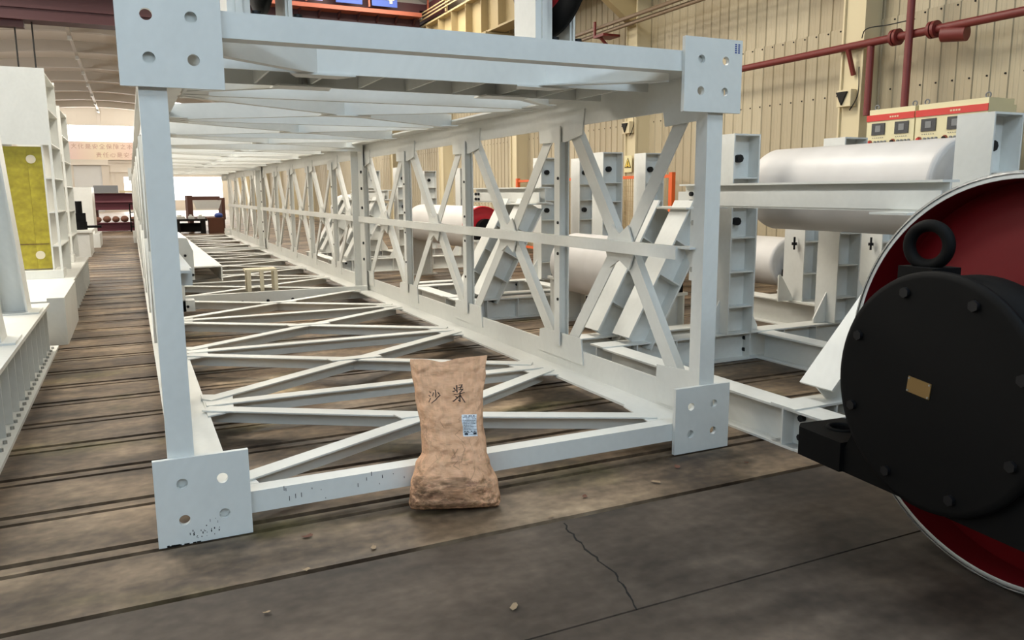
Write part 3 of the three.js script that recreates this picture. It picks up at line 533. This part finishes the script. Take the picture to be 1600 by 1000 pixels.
  mesh('plate', bx(9.6, 9.612, 1.95, 2.3, COL[1] - 0.14, COL[1] + 0.14), std({ color: 0xd8cfa0, roughness: 0.5 }), ws);
  const tri = (r, t, m, x) => mesh('triangle', X90(poly([[-r, -r * 0.6], [r, -r * 0.6], [0, r * 1.1]], t)).translate(x, 2.12, COL[1]), m, ws);
  tri(0.125, 0.004, M.dark, 9.595); tri(0.1, 0.004, std({ color: 0xd6b640, roughness: 0.5 }), 9.592);
  mesh('mark', [bx(9.59, 9.593, 2.1, 2.18, COL[1] - 0.01, COL[1] + 0.01), bx(9.59, 9.593, 2.065, 2.085, COL[1] - 0.03, COL[1] + 0.03)], M.dark, ws);
}
/* ---------- bridge crane ---------- */
{
  const c = thing('bridge_crane', 'dark red overhead bridge crane spanning the hall', 'crane');
  const z = -22;
  mesh('girder', [bx(-13.5, 8.8, 6.16, 7.5, z, z + 0.5), bx(-13.5, 8.8, 6.12, 6.17, z - 0.08, z + 0.58), bx(8.8, 9.02, 7.3, 7.5, z, z + 0.5)], M.crane, c);
  mesh('girder_lip', bx(-13.5, 8.8, 6.42, 6.5, z + 0.5, z + 0.56), M.crane, c);
  mesh('walkway', bx(-13.5, 8.7, 7.0, 7.12, z + 0.5, z + 1.0), M.craneOrange, c);
  for (let i = 0; i < 14; i++) mesh('walkway_bracket', poly([[0, 0], [0.3, 0.2], [0, 0.2]], 0.05).rotateY(-Math.PI / 2).translate(0.8 + i * 0.6, 6.8, z + 0.5), M.crane, c);
  for (let i = 0; i < 12; i++) mesh('railing_post', bx(-12 + i * 1.9, -11.95 + i * 1.9, 7.16, 8.2, z + 0.95, z + 1.0), M.craneOrange, c);
  mesh('end_carriage', bx(9.02, 9.3, 6.98, 7.5, z - 1.4, z + 1.8), M.crane, c);
  // slogan boards, only their lower edge reaches into view
  const board = (x0, x1, m, strokes, ink) => { const b = mesh('sign_board', bx(x0, x1, 7.2, 8.3, z + 1.0, z + 1.03), m, c); mesh('character', strokes.map(([a, b2, y0, y1]) => bx(x0 + a, x0 + b2, y0, y1, z + 1.03, z + 1.045)), ink, b); };
  const white = std({ color: 0xf0efe4, roughness: 0.6 }), yel = std({ color: 0xe8d890, roughness: 0.6 });
  board(7.1, 7.9, M.blue, [[0.1, 0.18, 7.42, 8.1], [0.26, 0.7, 7.4, 7.47], [0.3, 0.38, 7.4, 8.1], [0.56, 0.64, 7.3, 8.1], [0.1, 0.7, 7.62, 7.69]], yel);
  board(6.0, 6.8, M.blue, [[0.12, 0.2, 7.36, 8.1], [0.3, 0.7, 7.38, 7.45], [0.44, 0.52, 7.32, 8.1], [0.62, 0.7, 7.38, 8.1], [0.12, 0.7, 7.62, 7.69]], white);
  board(4.7, 5.6, M.purple, [[0.1, 0.7, 7.5, 7.57], [0.36, 0.44, 7.45, 8.1], [0.1, 0.7, 7.8, 7.87]], white);
  const cabl = mesh('hoist_block', bx(-3.4, -2.2, 5.95, 6.12, z + 0.1, z + 0.4), M.crane, c);
  for (const x of [-2.42, -2.02]) mesh('hoist_rope', cyl(0.022, 3.6, V(x, 2.6, z + 0.25), V(0, 1, 0), 6), M.cable, c);
}
/* ---------- control cabinets ---------- */
function cabinet(z0, z1, label, panels) {
  const c = thing('control_cabinet', label, 'cabinet');
  const X = 8.92, H = 2.52;
  mesh('body', bx(X, X + 0.5, 0, H, z0 + 0.004, z1 - 0.004), M.cream, c);
  mesh('lid', bx(X + 0.02, X + 0.48, H + 0.0, H + 0.07, z0 + 0.02, z1 - 0.02), M.cream, c);
  const hd = mesh('header_strip', bx(X - 0.012, X, H - 0.08, H, z0 + 0.004, z1 - 0.004), M.cabRed, c);
  for (let i = 0; i < 4; i++) mesh('letter', bx(X - 0.014, X - 0.012, H - 0.05, H - 0.03, z0 + (z1 - z0) * 0.5 + i * 0.035, z0 + (z1 - z0) * 0.5 + 0.024 + i * 0.035), M.tanLight, hd);
  for (const z of [z0 + 0.1, z1 - 0.06]) mesh('lifting_lug', new THREE.TorusGeometry(0.03, 0.008, 8, 16).rotateY(Math.PI / 2).translate(X + 0.06, H + 0.1, z), M.grey, c);
  for (let p = 0; p < panels; p++) {
    const za = z0 + 0.09 + p * 0.35;
    const s = mesh('display', bx(X - 0.012, X, 2.26, 2.41, za, za + 0.2), M.screen, c); mesh('display_bezel', bx(X - 0.016, X - 0.012, 2.3, 2.38, za + 0.06, za + 0.14), M.grey, s);
    for (let i = 0; i < 6; i++) mesh('indicator', cyl(0.006, 0.008, V(X, 2.225, za + 0.02 + i * 0.03), V(-1, 0, 0), 6), M.grey, c);
    const kn = mesh('rotary_switch', cyl(0.035, 0.012, V(X, 2.165, za - 0.02), V(-1, 0, 0), 14), M.craneOrange, c); mesh('knob', cyl(0.02, 0.03, V(X - 0.012, 2.165, za - 0.02), V(-1, 0, 0), 10), p ? M.dark : M.cabRed, kn);
    for (let i = 0; i < 4; i++) mesh('push_button', cyl(0.016, 0.02, V(X, 2.17, za + 0.06 + i * 0.052), V(-1, 0, 0), 10), M.grey, c);
  }
}
cabinet(-4.02, -3.3, 'cream control cabinet with red strip and two displays', 2);
cabinet(-3.29, -2.35, 'cream control cabinet with red strip, partly hidden by white bracket', 2);
/* ---------- orange mesh fence ---------- */
for (let i = 0; i < 6; i++) {
  const z = -8.55 - i * 1.12, f = thing('fence_panel', ['orange mesh fence panel nearest the control cabinets', 'second orange mesh fence panel from the control cabinets', 'orange mesh fence panel in front of the warning sign column', 'orange mesh fence panel just past the warning sign column', 'second orange fence panel past the warning sign column', 'orange mesh fence panel farthest down the wall'][i], 'fence', 'orange machine guard fence');
  for (const q of [z, z - 1.0]) mesh('post', bx(9.16, 9.24, 0, 1.9, q - 0.1, q), M.orange, f);
  for (const y of [0.12, 1.8]) mesh('rail', bx(9.18, 9.22, y, y + 0.06, z - 1.0, z - 0.1), M.orange, f);
  const w = []; for (let k = 0; k < 11; k++) w.push(bx(9.195, 9.205, 0.18, 1.8, z - 0.16 - k * 0.075, z - 0.154 - k * 0.075)); for (let k = 0; k < 16; k++) w.push(bx(9.195, 9.205, 0.25 + k * 0.1, 0.256 + k * 0.1, z - 0.98, z - 0.1));
  const wm = mesh('wire_mesh', w, M.tan, f); wm.userData.kind = 'stuff';
}
/* ---------- pillar stand and other frames on the right ---------- */
{
  const s = thing('pillar_stand', 'white stand with two gusseted pillars behind the nearest roller', 'steel frame');
  for (const [x, m] of [[6.86, M.white2], [7.5, M.white]]) {
    const z = -3.0 + (x - 6.86) * 0.75;
    const b = mesh('base_beam', [sweep(pI(0.3, 0.26), V(x, 0.15, z - 1.4), V(x, 0.15, z + 0.62))], M.white, s);
    mesh('end_plate', bx(x - 0.13, x + 0.13, 0.01, 0.29, z + 0.62, z + 0.635), M.white, b);
    bolts(BOLTS([[-0.07, 0.08], [0.07, 0.08], [-0.07, 0.21], [0.07, 0.21]].map(([a, y]) => [x + a, y, z + 0.635]), V(0, 0, 1), 0.026, 0.03), M.blackBolt, b);
    mesh('foot_plate', bx(x - 0.2, x + 0.2, 0.3, 0.32, z - 0.2, z + 0.5), M.white, s);
    const p = mesh('pillar', [bx(x - 0.15, x - 0.135, 0.32, 1.6, z - 0.15, z + 0.15), bx(x - 0.135, x + 0.135, 0.32, 1.6, z - 0.01, z + 0.01), bx(x + 0.135, x + 0.15, 0.32, 1.6, z - 0.15, z + 0.15)], m, s);
    for (const y of [0.62, 0.98, 1.3]) mesh('stiffener', bx(x - 0.135, x + 0.135, y, y + 0.012, z, z + 0.14), M.white, p);
    mesh('knee_plate', poly([[0, 0.32], [0.22, 0.32], [0.2, 0.38], [0.03, 0.62], [0, 0.62]], 0.014).translate(-0.37, 0, 0).translate(x, 0, z), M.white, p);
    mesh('stud', [cyl(0.012, 0.14, V(x - 0.2, 0.9, z + 0.05), V(0, 1, 0), 6), cyl(0.03, 0.03, V(x - 0.2, 0.95, z + 0.05), V(0, 1, 0), 6)], M.blackBolt, p);
  }
  mesh('tie_beam', sweep(pI(0.2, 0.16), V(6.86, 0.14, -3.9), V(7.5, 0.14, -3.9)), M.white, s);
}

/* ---------- tall white fixtures left of the aisle ---------- */
{
  const b = thing('fixture_bench', 'long low white stiffened bench girder with leaning legs left of aisle', 'bench');
  mesh('top_flange', bx(-1.7, -0.8, 0.47, 0.5, -5.35, 1.6), M.white, b); mesh('bottom_flange', bx(-1.7, -0.78, 0, 0.025, -5.6, 1.6), M.white, b);
  mesh('web', bx(-1.1, -1.08, 0.025, 0.47, -5.35, 1.6), M.white, b); mesh('web', bx(-1.66, -1.64, 0.025, 0.47, -5.35, 1.6), M.white, b);
  for (let i = 0; i < 20; i++) mesh('stiffener', bx(-1.08, -0.83, 0.025, 0.47, -5.3 + i * 0.35, -5.285 + i * 0.35), M.white, b);
  mesh('flange_bolt', [...Array(40)].map((_, i) => cyl(0.014, 0.02, V(-0.82, 0.025, -5.4 + i * 0.17), V(0, 1, 0), 6)), M.zinc, b);
  const b2 = thing('fixture_plinth', 'white box plinth under the yellow-backed towers', 'bench');
  mesh('body', [bx(-1.7, -0.86, 0, 0.44, -12.2, -5.75)], M.white, b2);
  mesh('end_box', bx(-0.86, -0.7, 0, 0.5, -7.6, -5.75), M.white, b2);
  mesh('top_plate', bx(-1.7, -0.74, 0.44, 0.47, -12.2, -7.6), M.white, b2); mesh('top_plate', bx(-1.7, -0.86, 0.44, 0.47, -7.6, -5.75), M.white, b2);
  for (let i = 0; i < 12; i++) mesh('stiffener', bx(-0.86, -0.75, 0, 0.44, -12.1 + i * 0.37, -12.085 + i * 0.37), M.white, b2);
  // leaning leg frames on the bench
  const leg = (z, xt, yt) => { const o = b;
    mesh('leg', sweep(pI(0.22, 0.3, 0.014, 0.016), V(-1.02, 0.5, z), V(xt, yt, z - 0.05), V(1, 0, 0)), M.white, o);
    mesh('foot_plate', bx(-1.26, -0.82, 0.5, 0.515, z - 0.2, z + 0.2), M.white, o); };
  leg(-4.75, -1.18, 2.9);
  leg(-3.1, -1.22, 2.6);
  const tower = (x, z, h, label) => {
    const o = thing('fixture_tower', label, 'tower'); const d = 1.5, w = 0.62;
    mesh('head_box', [bx(x - w, x, 2.2, h, z - 0.02, z), bx(x - w, x - w + 0.02, 0.472, h, z - d, z - 0.02), bx(x - 0.12, x - 0.1, 0.472, h, z - d, z - 0.02), bx(x - w, x - 0.1, h - 0.02, h, z - d, z - 0.02)], M.white, o);
    mesh('sill_box', bx(x - w, x, 0.472, 0.58, z - 0.5, z + 0.04), M.white, o);
    mesh('front_flange', bx(x - 0.03, x, 0.58, 2.2, z - 0.02, z), M.white, o); mesh('rear_flange', bx(x - 0.1, x, 0.472, h, z - d, z - d + 0.02), M.white, o);
    const p = mesh('yellow_panel', [bx(x - w + 0.02, x - 0.292, 0.6, 2.18, z - 0.1, z - 0.07), bx(x - 0.29, x - 0.12, 0.6, 2.18, z - 0.1, z - 0.065)], M.yellow, o);
    mesh('seam', bx(x - 0.293, x - 0.289, 0.6, 2.18, z - 0.1, z - 0.074), M.brown, p);
    for (const y of [0.78, 2.02]) mesh('plug', cyl(0.055, 0.02, V(x - 0.25, y, z - 0.066), V(0, 0, 1), 18), M.wood, p);
    mesh('seam', bx(x - w + 0.02, x - 0.14, 0.92, 0.928, z - 0.069, z - 0.06), M.brown, p);
    for (let i = 0; i < 6; i++) { const y = 0.9 + i * (h - 0.95) / 5; mesh('shelf_rib', bx(x - 0.1, x, y - 0.015, y, z - d + 0.02, z - 0.02), M.white, o); }
  };
  tower(-0.87, -8.35, 3.16, 'nearest white tower with a yellow panel beside the aisle');
  tower(-0.9, -11.0, 2.95, 'farther white tower with a narrow yellow panel');
  // smaller machines further down the aisle
  const m1 = thing('valve_block', 'small white machine with black valve farther down the aisle', 'machine');
  mesh('body', bx(-1.6, -1.0, 0, 0.62, -21, -19), M.white, m1); mesh('top_plate', bx(-1.62, -0.92, 0.62, 0.68, -21.05, -18.9), M.white, m1);
  mesh('valve', [cyl(0.16, 0.2, V(-1.2, 0.68, -19.4), V(0, 1, 0), 12), bx(-1.34, -1.06, 0.86, 1.1, -19.5, -19.3), cyl(0.08, 0.3, V(-1.2, 1.1, -19.4), V(0, 1, 0), 10)], M.black, m1);
  mesh('handle', bx(-1.1, -0.72, 0.72, 0.78, -19.45, -19.35), M.black, m1);
  const m2 = thing('white_cabinet', 'plain white steel cabinet at the far end of the aisle', 'cabinet');
  mesh('body', bx(-1.9, -1.02, 0, 1.78, -25, -23), M.white, m2); mesh('plinth', bx(-1.95, -0.9, 0, 0.4, -25, -22.9), M.white2, m2); mesh('door_seam', bx(-1.5, -1.49, 0.45, 1.7, -23, -22.99), M.grey, m2);
}
/* ---------- clutter at the far end ---------- */
{
  const p = thing('girder_stack', 'stack of dark red girders across the far aisle', 'girder stack');
  for (let i = 0; i < 3; i++) mesh('girder', sweep(pI(0.36, 0.28, 0.03, 0.04), V(-1.9 + i * 0.1, 0.2 + (i ? 0.52 + i * 0.36 : 0), -34.5 - i * 0.5), V(1.1, 0.2 + (i ? 0.52 + i * 0.36 : 0), -34.5 - i * 0.5)), M.maroon, p);
  mesh('support_block', [bx(-1.6, -1.3, 0, 1.2, -36, -35.2), bx(0.5, 0.8, 0, 1.2, -36, -35.2)], M.brown, p);
  const s = thing('crate_stack', 'grey crates on top of the red girders', 'crates', null, [0, 0, 0]);
  mesh('crate', bx(-1.4, -0.45, 1.63, 1.95, -36, -35.2), M.grey, s); mesh('crate', bx(-0.4, 0.3, 1.63, 1.73, -36, -35.3), M.tanLight, s);
  for (let i = 0; i < 7; i++) { const r = 0.13 + rnd() * 0.03; single('cast_lump', new THREE.IcosahedronGeometry(r, 1).scale(1.05, 0.9, 1).translate(-1.3 + i * 0.34, 0.38 + r * 0.9, -34.5), M.rust, 'rusty casting lying on the low red girder', 'casting', 'castings on the far girder'); }
  const c = thing('wire_trolley', 'black tubular trolley parked beside the truss far end', 'trolley');
  mesh('frame', [[-0.05, -34], [0.4, -34], [-0.05, -33.2], [0.4, -33.2]].map(([x, z]) => cyl(0.025, 1.15, V(x, 0.02, z), V(0, 1, 0), 8)), M.black, c);
  for (const y of [0.2, 0.5, 0.8, 1.15]) mesh('shelf', bx(-0.07, 0.42, y, y + 0.03, -34.02, -33.18), M.black, c);
  const h = thing('steel_trough', 'open brown steel trough with white face at truss end', 'trough');
  mesh('face', poly([[2.42, 0.95], [3.3, 0.95], [3.42, 1.3], [2.3, 1.3]], 0.05).translate(0, 0, -31.5), M.white2, h);
  mesh('side', [bx(2.1, 2.3, 0.5, 1.5, -33, -31.5), bx(3.42, 3.55, 0.5, 1.4, -33, -31.5), bx(2.2, 3.5, 1.3, 1.46, -33, -32.8), bx(2.2, 3.5, 0.5, 0.6, -33, -31.5)], M.brown, h);
  mesh('leg', [bx(2.15, 2.3, 0, 0.5, -33, -31.6), bx(3.4, 3.52, 0, 0.5, -33, -31.6)], M.brown, h);
  const g = thing('dark_bench', 'dark workbench with white parts at the truss end', 'bench');
  mesh('top', bx(1.5, 2.72, 0.5, 0.58, -31.2, -30.2), M.dark, g); mesh('leg', [bx(1.55, 1.7, 0, 0.5, -31.1, -30.3), bx(2.5, 2.65, 0, 0.5, -31.1, -30.3), bx(1.7, 2.5, 0.05, 0.4, -31, -30.9)], M.dark, g);
  for (const [x, w] of [[1.6, 0.3], [2.05, 0.2], [2.4, 0.25]]) single('machined_part', [bx(x, x + w, 0.58, 0.68, -30.9, -30.4), bx(x + 0.04, x + w * 0.6, 0.68, 0.74, -30.8, -30.5)], M.white2, 'small pale machined part on the dark workbench', 'part', 'parts on the dark workbench');
  const q = thing('scrap_bin', 'rusty brown scrap bin with blue drum lid at truss end', 'bin');
  mesh('bin', [bx(2.76, 3.3, 0.0, 0.62, -30.6, -30.1), bx(2.72, 3.34, 0.56, 0.62, -30.64, -30.06)], M.rust, q); mesh('blue_lid', new THREE.SphereGeometry(0.16, 14, 10).scale(1, 0.7, 1).translate(3.16, 0.7, -30.3), M.blue, q);
  const bn = thing('safety_banner', 'pale pink banner with two rows of characters on back wall', 'banner');
  const cv = document.createElement('canvas'); cv.width = 1024; cv.height = 256; const x = cv.getContext('2d');
  const gr = x.createLinearGradient(0, 0, 1024, 0); gr.addColorStop(0, '#f4dcd8'); gr.addColorStop(0.4, '#f6ecd6'); gr.addColorStop(0.75, '#f5ded6'); gr.addColorStop(1, '#f4dad8'); x.fillStyle = gr; x.fillRect(0, 0, 1024, 256);  // pink and cream dye, paled so the far haze sits in the colour
  // block characters drawn stroke by stroke, [x0,y0,x1,y1] in a 10 x 10 cell
  const CH = { wen: [[5, 0, 5, 2], [1, 2.5, 9, 2.5], [3, 3, 9, 9.5], [7, 3, 1, 9.5]], hua: [[3, 0, 0.5, 5], [2, 3, 2, 10], [9, 2, 5, 5], [6, 0, 6, 8], [6, 8.5, 9.5, 8.5]], shi: [[2, 0.5, 8, 0.5], [2, 0.5, 2, 4], [8, 0.5, 8, 4], [2, 2.2, 8, 2.2], [2, 4, 8, 4], [0.5, 5.4, 9.5, 5.4], [5, 5.4, 5, 9], [5, 7, 8, 7], [3, 6.5, 1, 9.5], [2, 8.5, 9.5, 9.6]], an: [[5, 0, 5, 1.5], [1, 2, 9, 2], [1, 2, 1, 3.5], [9, 2, 9, 3.5], [0.5, 5.4, 9.5, 5.4], [4, 3, 2.5, 7], [2.5, 7, 8, 9.8], [7, 5.4, 1.5, 9.8]], quan: [[5, 0, 0.5, 4], [5, 0, 9.5, 4], [2.5, 4.8, 7.5, 4.8], [2.5, 7, 7.5, 7], [5, 4.8, 5, 9.6], [1, 9.6, 9, 9.6]], bao: [[3, 0, 0.5, 5], [2, 3, 2, 10], [4, 1, 8.5, 1], [4, 1, 4, 4], [8.5, 1, 8.5, 4], [4, 4, 8.5, 4], [3.4, 5.6, 9.6, 5.6], [6.2, 4, 6.2, 10], [6.2, 6, 3.4, 9], [6.2, 6, 9.6, 9]], zhang: [[1, 0, 1, 10], [1, 0, 3, 0], [3, 0, 2, 4], [6.5, 0, 6.5, 1.2], [4, 1.6, 9.4, 1.6], [3.6, 3.6, 9.8, 3.6], [4.8, 4.6, 8.6, 4.6], [4.8, 6.6, 8.6, 6.6], [4.8, 4.6, 4.8, 6.6], [8.6, 4.6, 8.6, 6.6], [3.8, 8, 9.8, 8], [6.6, 6.6, 6.6, 10]], zhi: [[5, 0, 5.6, 1.6], [1.4, 2.6, 8.4, 2.6], [8.4, 2.6, 2, 8.6], [2, 8.6, 9.6, 9.6]], ben: [[0.6, 2.6, 9.4, 2.6], [5, 0, 5, 10], [5, 2.6, 0.6, 8], [5, 2.6, 9.4, 8], [3, 7.6, 7, 7.6]], ze: [[1.5, 1.2, 8.5, 1.2], [2, 2.8, 8, 2.8], [0.8, 4.4, 9.2, 4.4], [5, 0, 5, 4.4], [2.4, 5.4, 7.6, 5.4], [2.4, 5.4, 2.4, 8], [7.6, 5.4, 7.6, 8], [5, 6, 4, 8.4], [4, 8.4, 1, 10], [6, 8.4, 8.6, 10]], ren: [[3, 0, 0.5, 5], [2, 3, 2, 10], [9, 0.6, 4, 1.8], [3.4, 5, 9.8, 5], [6.5, 1.4, 6.5, 9.4], [4.2, 9.4, 9, 9.4]], xin: [[1, 4, 0.4, 8], [3, 3, 3.4, 9], [3.4, 9, 7.6, 9], [7.6, 9, 8, 7], [5, 1.6, 6, 4], [8.4, 2.6, 9.6, 5.6]] };
  x.strokeStyle = '#c9a89a'; x.lineWidth = 6; x.lineCap = 'round';
  const row = (names, x0, y0, s, gap) => names.forEach((nm, i) => { for (const [a, b, c2, d2] of CH[nm]) { x.beginPath(); x.moveTo(x0 + i * gap + a * s, y0 + b * s); x.lineTo(x0 + i * gap + c2 * s, y0 + d2 * s); x.stroke(); } });
  row(['wen', 'hua', 'shi', 'an', 'quan', 'bao', 'zhang', 'zhi', 'ben'], 40, 30, 7, 84); row(['ze', 'ren', 'xin', 'shi', 'an', 'quan', 'zhi', 'ben'], 330, 150, 7, 84);
  const tx = new THREE.CanvasTexture(cv); tx.colorSpace = THREE.SRGBColorSpace;
  mesh('banner_cloth', new THREE.BoxGeometry(7, 1.6, 0.04).translate(-1.3, 5.55, -79.86), std({ map: tx, roughness: 0.7 }), bn);
}
/* ---------- things lying inside the truss ---------- */
{
  const ch = single('steel_channel', sweep(pC(0.5, 0.24, 0.02), V(0.98, 0.445, -22), V(0.98, 0.445, -9.5)), M.white, 'long white steel channel lying flanges-down inside the truss', 'channel');
  const st = thing('wooden_stand', 'small pale wooden stand inside the truss behind splice beam', 'stand');
  mesh('top', bx(1.36, 1.78, 0.49, 0.52, -8.0, -7.72), M.wood, st);
  for (const [x, z] of [[1.38, -7.76], [1.55, -7.76], [1.74, -7.76], [1.38, -7.98], [1.74, -7.98]]) mesh('leg', bx(x, x + 0.05, 0.205, 0.49, z, z + 0.04), M.wood, st);
  const bk = thing('slotted_bracket', 'bluish white slotted plate bracket inside the truss left side', 'bracket');
  mesh('plate', [bx(0.47, 0.62, 0.56, 0.9, -6.5, -6.3), poly([[0.47, 0.9], [0.62, 0.9], [0.56, 1.05], [0.47, 1.06]], 0.2).translate(0, 0, -6.5), bx(0.47, 0.5, 0.19, 0.56, -6.5, -6.3), bx(0.47, 0.6, 0.19, 0.32, -6.5, -6.3)], M.white, bk);
  bolts(BOLTS([[0.53, 0.85], [0.6, 0.62], [0.52, 0.25]].map(([a, y]) => [a, y, -6.3]), V(0, 0, 1), 0.016, 0.02), M.blackBolt, bk);
}
/* ---------- marks and litter ---------- */
{
  const t = scene.getObjectByName('steel_truss');
  const mk = []; for (let c = 0; c < 2; c++) for (let r = 0; r < 5; r++) mk.push(bx(3.165 + c * 0.022, 3.179 + c * 0.022, 2.372 - r * 0.011, 2.379 - r * 0.011, 0, 0.0006));
  mesh('stencil_mark', mk, M.blue, t);
  seed = 31; const sc = [];
  for (let i = 0; i < 26; i++) { const x = 0.13 + rnd() * 0.13, y = 0.02 + rnd() * rnd() * 0.09; sc.push(bx(x, x + 0.0015 + rnd() * 0.003, y, y + 0.002 + rnd() * 0.012, 0, 0.0005)); }
  for (let i = 0; i < 12; i++) { const x = 0.02 + rnd() * 0.15; sc.push(bx(x, x + 0.01 + rnd() * 0.012, 0.0, 0.004 + rnd() * 0.005, 0, 0.0005)); }
  mesh('scuff_marks', sc, M.dark, t).userData.kind = 'stuff';
  const sb = []; for (let i = 0; i < 16; i++) { const x = 0.5 + (i < 8 ? rnd() * 0.25 : 0.35 + rnd() * 0.3), y = 0.09 + rnd() * 0.08; sb.push(bx(x, x + 0.003, y, y + 0.004 + rnd() * 0.02, -0.028, -0.0275)); }
  mesh('scuff_marks', sb, M.dark, t).userData.kind = 'stuff';
  // dry leaves and chips on the floor
  const spots = [[0.62, 0.17], [0.86, 0.42], [0.55, 0.5], [2.0, 0.33], [2.45, 0.32], [1.72, 0.48], [2.7, 0.18], [0.35, 0.78], [1.2, 1.15], [3.1, 0.3]];
  spots.forEach(([x, z], i) => { const g = new THREE.CircleGeometry(0.012 + rnd() * 0.01, 7).rotateX(-Math.PI / 2); const p = g.attributes.position; for (let k = 0; k < p.count; k++) p.setXYZ(k, p.getX(k) * (1 + rnd() * 0.6), 0.004 + rnd() * 0.008, p.getZ(k) * (0.5 + rnd() * 0.4)); g.computeVertexNormals(); const m = single('dry_leaf', g, i % 3 ? M.leaf : M.rust, 'small curled dry leaf on the workshop floor', 'leaf', 'dry leaves on the floor'); m.position.set(x, 0.001, z); m.rotation.y = i * 1.3; m.material.side = THREE.DoubleSide; });
  // crack in the concrete apron
  const fl = scene.getObjectByName('floor'); let px = 1.75, pz = 0.56; const ck = [];
  for (let i = 0; i < 26; i++) { const nx = px - 0.004 + (rnd() - 0.55) * 0.03, nz = pz + 0.031; const d = Math.hypot(nx - px, nz - pz); const g = new THREE.BoxGeometry(0.005 + rnd() * 0.005, 0.002, d + 0.004).rotateY(Math.atan2(nx - px, nz - pz)).translate((px + nx) / 2, 0.0002, (pz + nz) / 2); ck.push(g); px = nx; pz = nz; }
  mesh('crack', ck, M.dark, fl);
}
renderer.render(scene, camera);
